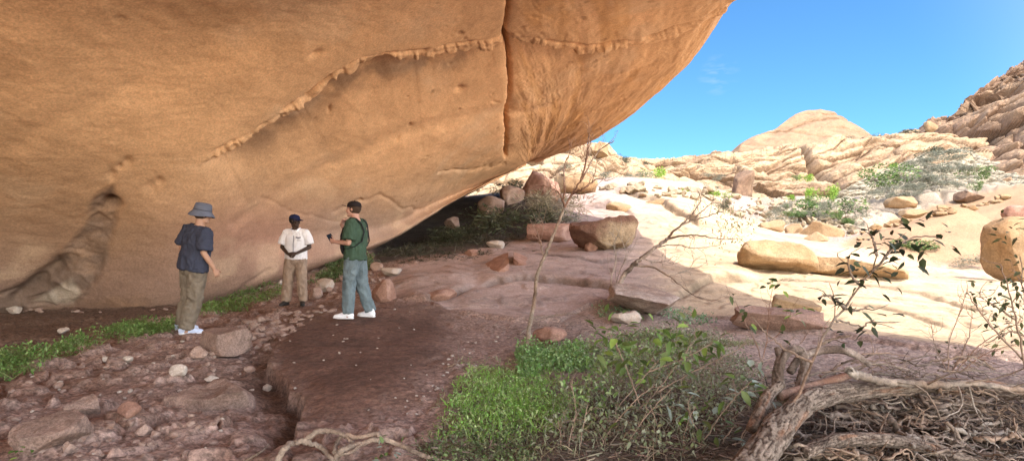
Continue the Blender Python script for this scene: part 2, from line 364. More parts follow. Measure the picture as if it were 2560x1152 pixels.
# every rib: buried foot, foot, lower wall, vault, ceiling, outer ceiling, drip edge, shoulder, top, back
RIBS = [
 [V3(-13.5,-5.5,-1),  V3(-12,-5.5,-.2),  V3(-11.6,-5.5,2.2),  V3(-9,-5.5,4.2),   V3(-4,-5.5,5.2),   V3(2,-5.5,6.0),   V3(6.6,-5.5,6.8),  V3(6.9,-5.5,8.2),  V3(1,-5.5,14),  V3(-16,-5.5,15)],
 [V3(-13.0,-2,-1),  V3(-11.6,-2,-.2), V3(-11,-2,2.3),  V3(-8.4,-2,4.2), V3(-3.4,-2.2,4.9), V3(2,-2.2,5.6), V3(6.4,-2,6.6),  V3(6.7,-2,8.0), V3(1,-2,14), V3(-16,-2,15)],
 [V3(-12.5,5,-1),   V3(-11,5.2,-.2), V3(-10.2,4.8,2.3), V3(-7.6,3.6,4.0), V3(-3,2.6,4.8), V3(2,2.4,5.5), V3(6.0,3,6.5),  V3(6.2,3.4,8.0), V3(1,5,14), V3(-16,4,15)],
 [V3(-10.0,11.5,-1),P(0,786,9.9),    P(40,600,9.4),    P(150,330,8.0),  P(500,0,7.2),    V3(.9,7.0,5.5),  V3(5.7,7.2,6.6), V3(5.6,8,8.0), V3(1,11,14), V3(-16,11,15)],
 [V3(-7.5,13,-1),   P(430,776,11),   P(470,600,10.6),  P(600,330,9.6),  P(900,60,9.0),   P(1380,-60,9.6), P(1960,-120,10.2), V3(5.1,11.2,8.3), V3(1,14,14), V3(-16,14,15)],
 [V3(-9,20,.0),P(700,704,14),   P(740,580,13.6),  P(850,380,12.6), P(1080,180,11.9), P(1420,60,12.2), P(1838,0,13.4),  V3(4.9,14.5,8.6), V3(1,17,14), V3(-16,17,15)],
 [V3(-9.5,26,1.0),   P(925,626,17),   P(960,560,16.6),  P(1040,440,15.8),P(1200,300,15.2), P(1440,190,15.2),P(1742,140,16.0), V3(4.7,17.5,8.0), V3(0,20,13), V3(-16,22,14)],
 [V3(-9,30,1.6),  P(1040,560,19.6),P(1075,510,19.2), P(1130,440,18.6),P(1260,350,18.0),P(1430,270,18.0),P(1640,246,18.8), V3(4.0,20.5,7.2), V3(-1,23,12), V3(-16,28,13)],
 [V3(-8,33,2.2),  P(1125,508,22.0),P(1155,478,21.7), P(1200,440,21.3),P(1290,385,21.0),P(1395,340,21.0),P(1512,338,21.6), V3(3.0,23.5,6.6), V3(-2,26,10.5), V3(-16,33,12)],
 [V3(-7,36,2.6),  P(1212,462,24.6),P(1232,450,24.5), P(1262,432,24.3),P(1310,408,24.1),P(1360,384,24.2),P(1412,382,24.8), V3(1.7,26.5,6.0), V3(-3,28,9), V3(-16,37,10)],
 [V3(-6,38,3.0),  P(1290,424,27.6),P(1296,421,27.6), P(1303,417,27.6),P(1312,412,27.7),P(1322,406,27.8),P(1332,404,28.0), V3(.6,29.4,5.6), V3(-5,30,7.5), V3(-16,40,7.5)],
]
CTRL = np.array(RIBS)
_tu = np.concatenate([np.linspace(0, 2, 50)[:-1], np.linspace(2, 6, 520)[:-1], np.linspace(6, 10, 330)])
_tv = np.concatenate([np.linspace(0, 1, 14)[:-1], np.linspace(1, 6, 560)[:-1], np.linspace(6, 7, 60)[:-1], np.linspace(7, 9, 30)])
R1 = catmull(CTRL, _tu)                                   # (nu, 10, 3)
RG = np.swapaxes(catmull(np.swapaxes(R1, 0, 1), _tv), 0, 1)
UU, VV = np.meshgrid(_tu, _tv, indexing='ij')
nrm = -grid_normals(RG)                                    # out of the rock, into the air
_chk = nrm[len(_tu) // 2, len(_tv) // 2]
if _chk[2] > 0: nrm = -nrm
px, py = to_px(RG); vis = (RG[..., 1] > 1.5) & (VV > 1.0) & (VV < 6.6)
under = sstep(.9, 1.05, VV) * sstep(6.6, 6.2, VV)
wob = fbm(RG * .9, 3, 201); jx = px + 10 * fbm(RG * 1.6, 3, 203); jy = py + 10 * fbm(RG * 1.6, 3, 205)
disp = (0.07 * fbm(RG * .33, 3, 207) + .025 * fbm(RG * 1.1, 4, 209)) + .010 * fbm(RG * 7, 5, 211, .6)
# vertical joint that splits the roof
CRACK = [(1286,-300),(1281,-60),(1277,0),(1272,60),(1262,96),(1280,128),(1284,180),(1283,240),(1274,300),(1270,360),(1267,396)]
kx = px + 3 * fbm(RG * 5, 2, 213); kd, ks, ka = seg_dist(kx, py, CRACK); kfade = under * vis * sstep(412, 380, py)
split = np.where(ks < 0, 1.0, 0.0)                         # 1 on the far side of the joint
disp = disp - kfade * (.50 * np.exp(-(kd / 4.6) ** 2) + .05 * np.exp(-(kd / 12) ** 2))
disp = disp - kfade * split * .16 * np.exp(-kd / 120)
# broken edge of the upper sheet
BAND = [(470,408),(560,368),(640,322),(715,268),(795,212),(840,178),(900,152),(980,137),(1060,126),(1160,112),(1255,100),(1330,104),(1400,116),(1500,121),(1600,101),(1680,76),(1750,48),(1800,20)]
bd, bs, ba = seg_dist(px, py + 5 * fbm(RG * 2.2, 2, 215), BAND); sdist = bd * np.where(bs > 0, 1, -1)   # positive below the edge
tw = ba / 27 + 1.5 * fbm(np.stack([ba / 45, 0 * ba, 0 * ba], -1), 3, 217) + sdist * .012 * fbm(np.stack([ba / 60, 0 * ba, 0 * ba + 5], -1), 2, 219); teeth = _h(np.floor(tw), 0 * ba, 0 * ba, 7); tphase = tw % 1.0
bw = 21 * (0.6 + .35 * teeth + .5 * (fbm(np.stack([ba / 70, 0 * ba, 0 * ba], -1), 2, 214) + .3)) * mix(.75, 1, sstep(500, 900, px))
amp = sstep(20, 140, ba) * mix(1, .95, sstep(1290, 1330, px)) * mix(1, .35, sstep(1600, 1750, px)) * vis * under
t = np.clip(sdist / bw, 0, 1)
face = np.where((sdist > 0) & (sdist < bw), 1.0, 0.0)
cham = sstep(0.0, .16, tphase) * sstep(1.0, .86, tphase)
disp = disp + amp * face * (.015 * np.sqrt(np.maximum(np.sin(np.pi * t), 0)) + .05 * (teeth - .6) - .05 * (1 - cham) * (teeth > .45) + .06 * fbm(RG * 5, 3, 216))
disp = disp - amp * .09 * np.exp(-(sdist / 3.2) ** 2) * sstep(-.5, .3, fbm(np.stack([ba / 50, 0 * ba, 0 * ba + 3], -1), 2, 222))
disp = disp - amp * (.27 + .12 * fbm(RG * .8, 2, 218)) * sstep(bw - 3, bw + 5, sdist) * np.exp(-np.maximum(sdist - bw, 0) / 150)
# a second, softer ledge low on the roof and short joints
for poly, h, w in [([(590,560),(700,490),(850,410),(1000,345),(1130,310),(1280,282)], .05, 16), ([(1282,300),(1400,275),(1520,235),(1640,170)], .05, 10), ([(840,530),(950,490),(1010,520),(1075,532)], .03, 5), ([(905,505),(870,545)], .05, 4),
                   ([(660,500),(720,525),(790,540),(850,560)], .015, 5), ([(1100,436),(1180,428),(1266,412)], .05, 4), ([(1330,385),(1420,345),(1500,330)], .05, 4), ([(1420,322),(1500,285),(1560,262)], .05, 4),
                   ([(545,760),(620,700),(680,670)], .03, 6), ([(0,380),(160,290),(330,215)], .02, 30)]:
    d_, s_, a_ = seg_dist(jx, jy, poly); disp = disp - under * vis * h * np.exp(-(d_ / w) ** 2)
pits = 0
for (cx, cy, rx, ry, ang, dep) in [(788,134,16,6,-25,.06),(1158,237,12,6,-20,.09),(838,292,3,8,10,.05),(800,318,4,9,35,.03),(1000,356,3,10,40,.03),(1190,133,12,8,-30,.05),(940,158,34,9,-20,.12),(905,170,16,12,0,.10),(585,362,10,8,0,.07),(712,286,14,8,-30,.07),(1340,60,10,3,0,.03),(1245,265,8,3,0,.03),(1080,175,6,3,0,.02)]:
    c, s = math.cos(math.radians(ang)), math.sin(math.radians(ang)); dx, dy = px - cx, py - cy
    pits = pits + dep * np.exp(-(((dx * c + dy * s) / rx) ** 2 + ((-dx * s + dy * c) / ry) ** 2))
disp = disp - pits * vis * under
# scaly right part beyond the joint: elongated flakes along the rock's grain
gr = np.stack([UU * .9, VV * 5.5, 0 * UU], -1); farside = sstep(1285, 1330, px) * vis * under
qf = fbm(gr * 1.8, 4, 221) * 4; disp = disp + farside * .012 * (np.floor(qf) + sstep(.75, .95, qf - np.floor(qf)))
ql = fbm(gr * .9 + 7, 4, 223) * 3; disp = disp + under * .003 * (np.floor(ql) + sstep(.8, .97, ql - np.floor(ql))) * (1 - farside)
# weathered grey run at the lower left with a hole at its head
RUN = [(285,470),(240,500),(215,570),(150,640),(60,715),(-40,760),(-40,800),(60,785),(175,770),(215,735),(265,640),(285,560),(300,515)]
run = sstep(-14, 10, inside(jx, jy, RUN)) * vis
rn1, rn2, rid = voro(RG * 2.6 + .3 * fbm(RG * 3, 2, 231)[..., None], 233)
disp = disp - run * (.04 + .05 * rid * sstep(0, .3, rn2 - rn1) + .06 * fbm(RG * 3.4, 3, 235))
hole = np.exp(-(((px - 280) / 17) ** 2 + ((py - 513) / 12) ** 2)); disp = disp - hole * .34 * vis
trough = seg_dist(jx, jy, [(150,655),(95,700),(50,755)])[0]; disp = disp - .16 * np.exp(-(trough / 16) ** 2) * vis
for (cx, cy, w_) in [(318,408,12),(280,438,12),(300,420,8),(380,470,16),(400,455,10)]:
    disp = disp - .05 * np.exp(-((px - cx) ** 2 + (py - cy) ** 2) / w_ ** 2) * vis
RV = RG + nrm * (disp * sstep(.3, 1.0, VV))[..., None]
# colours: ochre roof, pinker, greyer and painted dimmer towards the foot, mineral stains
C = lambda *c: np.array(c)
hgt = RG[..., 2]
n_a = fbm(RG * .55, 4, 241)[..., None]; n_b = fbm(RG * 2.6, 4, 243)[..., None]; n_c = fbm(gr * np.array([1, 2.2, 1]), 5, 245)[..., None]
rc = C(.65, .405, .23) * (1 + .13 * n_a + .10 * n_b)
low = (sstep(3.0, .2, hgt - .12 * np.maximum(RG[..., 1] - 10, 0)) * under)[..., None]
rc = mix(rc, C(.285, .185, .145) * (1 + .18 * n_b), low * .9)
pink = np.exp(-(((px - 640) / 190) ** 2 + ((py - 590) / 75) ** 2)) * vis; rc = mix(rc, C(.50, .27, .20), pink[..., None] * .6)
grey = np.exp(-(((px - 860) / 110) ** 2 + ((py - 570) / 60) ** 2)) * vis; rc = mix(rc, C(.36, .28, .24), grey[..., None] * .5)
rc = rc * (1 - .30 * (sstep(900, 250, px) * sstep(420, 720, py) * vis))[..., None]  # lower left wall darkened, its dimmer light painted into the colour
rc = mix(rc, C(.50, .285, .13) * (1 + .1 * n_b), (farside[..., None] * sstep(-.1, .35, n_c)) * .8)
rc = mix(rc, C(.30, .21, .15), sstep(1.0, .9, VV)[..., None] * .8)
rc = rc * (1 + .14 * n_c * (0.03 + .9 * farside[..., None]))
rc = mix(rc, C(.19, .135, .105) * (1 + .6 * n_b), run[..., None] * .85)
pale = sstep(-8, 10, inside(jx, jy, [(180,690),(150,712),(90,765),(175,765),(200,735)])) * vis; rc = mix(rc, C(.42, .36, .29), pale[..., None] * .7)
stain_shade = amp * np.exp(-((sdist - 50) / 30) ** 2) * sstep(560, 700, px) * sstep(1300, 1150, px) * sstep(-.35, .3, fbm(RG * 1.7, 3, 247))
rc = mix(rc, C(.17, .105, .07), stain_shade[..., None] * .75)  # mineral stain darkened further to paint the shadow beneath the ledge
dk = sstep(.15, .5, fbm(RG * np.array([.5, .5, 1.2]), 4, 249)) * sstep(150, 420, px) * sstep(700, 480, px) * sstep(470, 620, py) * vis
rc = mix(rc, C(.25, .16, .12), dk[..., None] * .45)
ch1, ch2, chid = voro(RG * np.array([4.2, 4.2, 5.6]), 261); chips = ((chid > .93) * sstep(.30, .14, ch1 * (.8 + .6 * fbm(RG * 7, 2, 263))) * vis * under * sstep(.0, .25, fbm(RG * .45, 3, 271)))
RV = RV - nrm * (chips * .022)[..., None]; rc = mix(rc, C(.36, .215, .12), chips[..., None] * .55)
varn = sstep(.12, .45, fbm(np.stack([UU * .8, VV * 1.6, 0 * UU], -1), 5, 265)) * sstep(-.2, .3, fbm(RG * 1.4, 4, 267)); rc = mix(rc, C(.40, .24, .135), (varn * under)[..., None] * .38)
pal = sstep(.15, .5, fbm(RG * np.array([.7, .7, 1.1]) + 11, 5, 269)); rc = mix(rc, C(.64, .47, .32), (pal * under)[..., None] * .35)
rc = mix(rc, C(.36, .23, .13), (kfade * np.exp(-kd / 5))[..., None] * .6)
edge = sstep(5.2, 6.0, VV)[..., None]; rc = mix(rc, C(.42, .25, .13) * (1 + .2 * n_c), edge * .6)
M_roof = material('ochre_granite', attr=True, var=.10, vscale=1.6, speck=.15, sscale=30, bump=.38, bscale=10, bdist=.035, rough=.92, fine=(48, .25))
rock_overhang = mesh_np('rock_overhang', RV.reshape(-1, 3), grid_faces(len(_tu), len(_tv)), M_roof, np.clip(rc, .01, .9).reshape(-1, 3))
tag(rock_overhang, 'huge ochre granite overhang with a vertical crack arching above the three people', 'overhang')
# ================================================================ HILLS AND CLIFFS BEYOND
def pchip_cols(cols, us):
    xs = np.array([c[0] for c in cols], float); Q = np.array([c[1] for c in cols], float)   # (n, k, 2)
    out = np.zeros((len(us),) + Q.shape[1:])
    for a in range(Q.shape[1]):
        for b in range(2): out[:, a, b] = np.interp(us, xs, Q[:, a, b])
    return out

def hill(name, cols, nu, nv, blocks=(), rough=.25, seed=0, base=(.33, .245, .165), dark=(.20, .13, .085), crest_j=0, tilt=(0, 0), smooth=False, streak=.18, mat=None, fiss=()):
    us = np.linspace(cols[0][0], cols[-1][0], nu); Q = pchip_cols(cols, us); k = Q.shape[1]
    Q[:, -1, 0] += crest_j * (fbm(np.stack([us / 34, 0 * us, 0 * us + seed], -1), 4, seed)) + crest_j * .8 * np.floor(2 * fbm(np.stack([us / 19, 0 * us, 0 * us + seed + 3], -1), 2, seed + 1))
    ts = np.linspace(0, k - 1, nv)
    A = np.swapaxes(Q, 0, 1); B = np.stack([np.stack([np.interp(ts, np.arange(k), Q[i, :, b]) for b in range(2)], -1) for i in range(nu)])
    py, d = B[..., 0], B[..., 1]
    X = (us[:, None] - CXP) / FPX * d; Z = CAMZ - (py - HYP) / FPX * d
    G = np.stack([X, d, Z], -1)
    n = grid_normals(G); n = np.where((n[..., 1:2] > 0), -n, n)
    w = np.stack([fbm(G * .12, 3, seed + 5), fbm(G * .12 + 9, 3, seed + 6), fbm(G * .12 + 19, 3, seed + 7)], -1)
    disp = rough * (1.6 * fbm(G * .07, 4, seed + 8) + .5 * fbm(G * .5, 4, seed + 9)); crack = np.zeros(d.shape); bid = np.zeros(d.shape)
    for (sx, sz, amp, gap, sd_) in blocks:
        R = G + w * 1.2; q = np.stack([R[..., 0] / sx, R[..., 1] / sx, (R[..., 2] + tilt[0] * R[..., 0] + tilt[1] * R[..., 1]) / sz], -1)
        f1, f2, idv = voro(q, seed + sd_); e = sstep(0, .13, f2 - f1); pil = np.sqrt(sstep(0, .5, f2 - f1))
        disp = disp + amp * ((idv - .5) * .9 + .35 * (pil - .6)) - gap * (1 - e); crack = np.maximum(crack, (1 - e) * min(1, gap * 4)); bid = bid + .5 * (idv - .5)
    for poly, dep, wd in fiss:
        hx, hy = to_px(G); fd, _, _ = seg_dist(hx + 9 * w[..., 0], hy + 9 * w[..., 1], poly); fg = np.exp(-(fd / wd) ** 2); disp = disp - dep * fg; crack = np.maximum(crack, .8 * fg)
    tt = np.linspace(0, 1, nv); env = (sstep(0, .04, tt) * mix(1, .35, sstep(.88, 1, tt)))[None, :]
    n = np.array([0, -.86, .5]) * .75 + n * .25; G = G + n * (disp * env)[..., None]
    # close the hill behind its crest and under its foot
    foot = G[:, :1] + np.array([0, -1.0, -4.0]); back1 = G[:, -1:] + np.array([0, 3.0, -6.0]); back2 = G[:, -1:] * np.array([1.1, 1.25, 0]) + np.array([0, 8, -3])
    GG = np.concatenate([foot, G, back1, back2], 1)
    C = lambda *c: np.array(c)
    n1 = fbm(GG * .22, 4, seed + 21)[..., None]; n2 = fbm(GG * np.array([.35, .35, 1.6]), 5, seed + 23)[..., None]
    pad = lambda a: np.concatenate([a[:, :1], a, a[:, -1:], a[:, -1:]], 1)[..., None]
    c = C(*base) * (1 + .16 * n1 + streak * n2 + .3 * pad(bid))
    c = mix(c, C(*dark), pad(crack) * .6); c = mix(c, C(*dark), sstep(.15, .5, n2 + .4 * n1) * .4)
    o = mesh_np(name, GG.reshape(-1, 3), grid_faces(nu, GG.shape[1]), mat or M_hill, np.clip(c, .01, .9).reshape(-1, 3), smooth=smooth)
    return tag(o, kind='structure'), G

M_hill = material('weathered_tan_granite', attr=True, var=.20, vscale=.7, speck=.22, sscale=6, bump=.6, bscale=1.6, bdist=.25, rough=.95)
M_dome = material('bald_tan_granite', attr=True, var=.12, vscale=.3, speck=.12, sscale=3, bump=.35, bscale=.8, bdist=.25, rough=.95)
TAN = (.27, .195, .12)
# shoulder of cliff next to the drip edge
hill('hill', [(1120,[(530,40),(500,44),(470,47),(440,49)]),(1200,[(505,40),(470,44),(430,47),(405,49)]),(1330,[(495,38),(455,43),(420,46),(396,48)]),(1400,[(492,38),(450,42),(405,46),(366,49)]),(1440,[(490,38),(450,42),(400,46),(354,50)]),(1480,[(490,38),(450,43),(400,47),(352,51)]),
     (1520,[(490,39),(455,44),(410,49),(364,53)]),(1545,[(490,40),(460,46),(420,51),(385,55)]),(1575,[(490,42),(465,48),(435,54),(405,59)]),(1640,[(490,44),(470,50),(445,56),(418,62)]),(1760,[(495,46),(480,52),(462,58),(450,64)])],
     240, 120, [(7, 2.0, 1.2, .30, 1), (2.4, .8, .4, .15, 2)], .9, 300, (.33,.245,.155), crest_j=5)
# long layered cliff
hill('hill', [(1540,[(500,50),(470,56),(445,60),(424,64),(412,66)]),(1610,[(502,50),(470,56),(440,60),(418,64),(406,66)]),(1660,[(505,50),(470,56),(440,60),(415,64),(399,66)]),(1740,[(510,50),(475,55),(440,59),(405,63),(386,66)]),
     (1800,[(518,49),(480,54),(440,58),(402,62),(378,65)]),(1835,[(530,48),(490,53),(445,57),(405,61),(384,64)]),(1870,[(545,46),(490,52),(440,57),(400,62),(382,65)]),(1960,[(560,44),(500,51),(445,57),(395,63),(368,67)]),
     (2060,[(570,43),(505,50),(440,57),(385,63),(352,68)]),(2150,[(580,42),(510,49),(440,56),(380,63),(346,69)]),(2230,[(580,41),(510,48),(440,55),(375,63),(336,70)]),(2330,[(570,41),(500,48),(430,55),(365,63),(322,71)]),
     (2450,[(545,42),(490,48),(425,55),(360,63),(310,71)])],
     520, 230, [(20, 2.1, 1.5, .35, 1), (6.5, .95, .6, .30, 2), (2.0, .42, .14, .05, 3)], 1.6, 320, (.30,.215,.135), (.17,.105,.065), crest_j=3, tilt=(-.10, 0), fiss=[([(1995,372),(2012,415),(2050,445),(2085,472),(2112,505)], 1.6, 7), ([(1838,392),(1846,430),(1842,482)], 1.0, 5), ([(1725,448),(1728,492)], .6, 4), ([(1640,425),(1740,408),(1830,398)], .7, 3), ([(1700,440),(1830,425)], .6, 3), ([(1880,425),(1960,408),(2010,395)], .8, 3), ([(1890,450),(1990,432)], .7, 3), ([(2070,400),(2180,385),(2280,372)], .8, 4), ([(2110,430),(2200,420)], .7, 4)])
# bald dome far behind
hill('hill', [(1790,[(440,120),(420,124),(405,128),(398,132)]),(1830,[(440,118),(415,124),(390,130),(378,135)]),(1850,[(440,117),(410,124),(372,131),(360,136)]),(1890,[(440,116),(405,124),(358,132),(338,138)]),(1935,[(440,115),(400,124),(350,133),(323,140)]),
     (1955,[(440,114),(395,124),(340,134),(310,142)]),(1990,[(440,113),(390,125),(320,138),(286,146)]),(2020,[(440,112),(385,125),(312,139),(278,148)]),(2050,[(440,112),(385,125),(310,139),(275,148)]),(2085,[(440,112),(385,125),(315,138),(281,147)]),
     (2120,[(440,113),(390,125),(335,137),(305,145)]),(2150,[(440,114),(395,125),(350,135),(322,142)]),(2180,[(440,115),(400,124),(365,132),(341,139)]),(2220,[(440,118),(405,124),(385,130),(362,136)]),(2300,[(440,120),(420,124),(405,128),(395,132)])],
     260, 130, [(22, 6, 1.2, .25, 1), (7, 2, .3, .08, 2)], 1.2, 340, (.235,.155,.097), (.15,.095,.06), smooth=True, mat=M_dome)
# steep blocky hill at the side
hill('hill', [(2130,[(380,70),(370,72),(358,75),(352,77),(349,78)]),(2190,[(400,62),(375,66),(360,70),(348,73),(342,75)]),(2250,[(430,56),(395,61),(365,66),(345,71),(332,74)]),(2312,[(440,52),(400,57),(365,63),(340,68),(322,71)]),(2345,[(450,50),(410,55),(365,61),(320,66),(288,70)]),
     (2400,[(470,48),(420,53),(365,59),(310,65),(266,69)]),(2440,[(480,46),(420,52),(350,59),(285,65),(232,69)]),(2490,[(480,45),(420,51),(340,58),(262,65),(195,70)]),(2560,[(480,44),(410,50),(320,57),(230,64),(153,70)]),(2640,[(480,43),(400,49),(300,56),(195,63),(105,70)]),(2800,[(480,42),(390,48),(270,55),(150,62),(40,70)])],
     360, 230, [(10, 3.6, 3.0, .8, 1), (3.6, 1.3, 1.1, .45, 2), (1.2, .5, .20, .08, 3)], 2.4, 360, (.25,.17,.11), (.15,.09,.065), crest_j=5, tilt=(.22, 0), fiss=[([(2350,345),(2400,330),(2440,300)], 1.2, 7), ([(2400,400),(2440,350),(2500,330),(2560,310)], 1.2, 6), ([(2430,260),(2500,240),(2580,235)], 1.0, 5)])
# scree apron between the cliffs
hill('hill', [(2080,[(570,38),(545,40),(520,43),(500,45),(490,46)]),(2150,[(575,38),(540,41),(500,45),(470,48),(450,50)]),(2230,[(580,37),(540,41),(480,46),(440,50),(415,53)]),(2320,[(555,38),(515,42),(460,47),(410,51),(380,54)]),(2400,[(520,39),(485,43),(440,47),(400,51),(370,54)]),
     (2480,[(495,40),(470,43),(440,46),(415,50),(400,52)]),(2560,[(480,41),(462,43),(445,46),(430,48),(420,50)]),(2700,[(470,42),(455,44),(440,46),(425,48),(415,50)])],
     260, 130, [(1.3, .8, .5, .25, 1), (.6, .4, .3, .12, 2)], .35, 380, (.30,.265,.20), (.17,.15,.11))
# ================================================================ ROCKS
def ico(sub):
    bm = bmesh.new(); bmesh.ops.create_icosphere(bm, subdivisions=sub, radius=1.0)
    V = np.array([v.co[:] for v in bm.verts]); F = np.array([[v.index for v in f.verts] for f in bm.faces]); bm.free(); return V, F
ICO = {k: ico(k) for k in (2, 3, 4, 5)}

def rot_m(rx, ry, rz):
    return np.array(Euler((math.radians(rx), math.radians(ry), math.radians(rz))).to_matrix())

def rock_shape(seed, size, cuts=9, rough=.07, sub=4, planes=(), rot=(0, 0, 0), box=0.0, fine=.02):
    """faceted stone inside a box of the given size, foot at z = 0; planes: extra (normal, offset) cuts in unit space"""
    rs = np.random.RandomState(seed); V, F = ICO[sub]; V = V.copy()
    if box: V = V / (np.abs(V) ** (2 + 6 * box)).sum(1, keepdims=True) ** (1 / (2 + 6 * box))
    V = V * (1 + .16 * fbm(V * 1.1 + seed * 3.7, 3, seed))[:, None]
    for n, c in list(planes) + [(rs.normal(size=3), rs.uniform(.52, .88)) for _ in range(cuts)]:
        n = np.array(n, float); n /= np.linalg.norm(n); s = V @ n - c; V = V - np.outer(np.where(s > 0, s * .94, 0), n)
    lo, hi = V.min(0), V.max(0); V = (V - (lo + hi) / 2) / (hi - lo)
    s = np.array(size, float); m = float(np.cbrt(np.prod(s)))
    V = V * s; N = V / s ** 2; N /= np.linalg.norm(N, axis=1, keepdims=True)
    V = V + N * (m * (rough * fbm(V / m * 2.2 + seed, 4, seed + 1) + fine * fbm(V / m * 9 + seed, 4, seed + 2, .65)))[:, None]
    V = V @ rot_m(*rot).T
    V[:, 2] -= V[:, 2].min(); return V, F

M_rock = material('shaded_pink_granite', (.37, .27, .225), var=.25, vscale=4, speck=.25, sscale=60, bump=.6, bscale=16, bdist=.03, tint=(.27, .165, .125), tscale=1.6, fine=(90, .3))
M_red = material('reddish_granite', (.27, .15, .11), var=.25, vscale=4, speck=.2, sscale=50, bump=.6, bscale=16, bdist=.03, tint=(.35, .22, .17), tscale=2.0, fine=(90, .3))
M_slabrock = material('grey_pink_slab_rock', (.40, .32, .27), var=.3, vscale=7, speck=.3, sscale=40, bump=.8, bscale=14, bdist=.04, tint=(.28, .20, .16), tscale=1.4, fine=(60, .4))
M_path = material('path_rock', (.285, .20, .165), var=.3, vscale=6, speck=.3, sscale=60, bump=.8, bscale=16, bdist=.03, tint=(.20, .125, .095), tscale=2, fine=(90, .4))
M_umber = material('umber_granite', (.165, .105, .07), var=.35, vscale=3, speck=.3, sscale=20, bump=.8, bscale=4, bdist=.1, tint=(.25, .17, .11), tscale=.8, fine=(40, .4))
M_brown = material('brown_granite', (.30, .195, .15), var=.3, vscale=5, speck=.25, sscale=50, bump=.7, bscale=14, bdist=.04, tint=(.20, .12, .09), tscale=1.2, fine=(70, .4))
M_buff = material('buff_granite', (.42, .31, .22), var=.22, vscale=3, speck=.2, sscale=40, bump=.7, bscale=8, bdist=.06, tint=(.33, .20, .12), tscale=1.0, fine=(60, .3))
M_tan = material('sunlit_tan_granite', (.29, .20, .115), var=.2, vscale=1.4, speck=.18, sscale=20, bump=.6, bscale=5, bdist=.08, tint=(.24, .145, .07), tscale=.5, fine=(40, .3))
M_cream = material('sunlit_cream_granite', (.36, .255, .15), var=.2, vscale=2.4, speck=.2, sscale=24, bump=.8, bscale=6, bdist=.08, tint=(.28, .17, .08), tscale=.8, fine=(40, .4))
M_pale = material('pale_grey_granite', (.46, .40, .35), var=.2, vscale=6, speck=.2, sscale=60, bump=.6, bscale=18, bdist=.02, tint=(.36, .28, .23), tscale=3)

def place_rock(name, label, x0, x1, y0, y1, seed, mat, deep=.8, cat='rock', group=None, sink=.10, dd=None, by=None, **kw):
    """a rock that spans photo columns x0..x1 and rows y0..y1, standing on the ground at its foot"""
    cx = (x0 + x1) / 2
    p = on_ground(cx, by or y1) if dd is None else P(cx, y1, dd)
    d = p[1]; w = (x1 - x0) / FPX * d; h = (y1 - y0) / FPX * d
    V, F = rock_shape(seed, (w, w * deep, h * (1 + sink)), **kw)
    ext = V.max(0) - V.min(0); V = V * np.array([w / ext[0], w * deep / ext[1], h * (1 + sink) / ext[2]])
    V[:, 0] -= (V[:, 0].max() + V[:, 0].min()) / 2; V[:, 1] -= V[:, 1].min() + (V[:, 1].max() - V[:, 1].min()) * .25
    o = mesh_np(name, V, F, mat); o.location = (p[0], p[1], p[2] - h * sink)
    return tag(o, label, cat, group)

Bd = 'boulder'
big = place_rock('boulder', 'largest dark boulder on the granite slab, undercut, with a rough buff face', 1422, 1608, 545, 634, 11, M_red, .7, Bd, cuts=2, rough=.10, sub=5, planes=[((.55, -.3, -.80), .46), ((-.65, -.35, -.7), .56), ((-.25, 0, 1), .60), ((.25, -1, -.1), .52), ((.9, -.1, .25), .72)], box=.2, fine=.045, by=626)
_v = np.array([v.co[:] for v in big.data.vertices]); _n = np.array([v.normal[:] for v in big.data.vertices]); _e = _v.max(0) - _v.min(0); _q = (_v - _v.min(0)) / _e
_pt = sstep(.35, .5, _q[:, 0] + .12 * fbm(_v * 3, 3, 4)) * sstep(.97, .86, _q[:, 0]) * sstep(.86, .70, _q[:, 2] + .1 * fbm(_v * 2.5, 3, 6)) * sstep(.1, .3, -_n[:, 1])
_c = np.ones((len(_v), 4), np.float32); _c[:, :3] = mix(np.array([.165, .09, .065]) * (1 + .35 * fbm(_v * 2.2, 4, 8))[:, None], np.array([.33, .25, .165]) * (1 + .5 * fbm(_v * np.array([5, 5, 1.6]), 4, 9))[:, None], _pt[:, None]); _c = np.clip(_c, .01, 1)
_a = big.data.attributes.new('Col', 'FLOAT_COLOR', 'POINT'); _a.data.foreach_set('color', _c.ravel()); big.data.materials.clear(); big.data.materials.append(material('dark_boulder_rock', attr=True, var=.25, vscale=5, speck=.25, sscale=40, bump=.8, bscale=10, bdist=.06, fine=(50, .4)))
place_rock('boulder', 'rounded low boulder with a dark end touching the largest dark boulder', 1316, 1436, 556, 603, 22, M_red, .8, Bd, cuts=4, planes=[((0, -1, .1), .6), ((0, 0, 1), .7)], box=.5)
place_rock('boulder', 'small knob of rock under the edge of the largest dark boulder', 1462, 1500, 602, 632, 23, M_red, .8, 'rock', cuts=8, dd=15.4)
place_rock('rock_slab', 'triangular reddish slab split by a dark crack on the shaded granite', 1192, 1277, 632, 674, 31, M_red, 1.5, 'slab', cuts=1, planes=[((-.35, -.25, 1), .22), ((1, 0, .1), .6)], sub=5, sink=2.0, rough=.03)
place_rock('rock_slab', 'thin reddish slab fragment beside the crack of the triangular slab', 1280, 1336, 630, 656, 33, M_red, 1.5, 'slab', cuts=1, planes=[((.35, -.25, 1), .22), ((-1, 0, .1), .6)], sub=5, sink=2.0, rough=.03)
place_rock('boulder', 'pointed reddish boulder with a pale flank behind the man in green', 922, 985, 697, 757, 41, M_red, .9, Bd, cuts=3, planes=[((-.9, -.5, .55), .42), ((.9, -.25, .18), .55), ((0, -1, .3), .6)], sub=5, rough=.05)
place_rock('rock_slab', 'low dark hump of rock at the near end of the granite slab', 1058, 1140, 722, 748, 43, M_red, 1.2, 'rock', cuts=4, sink=.8)
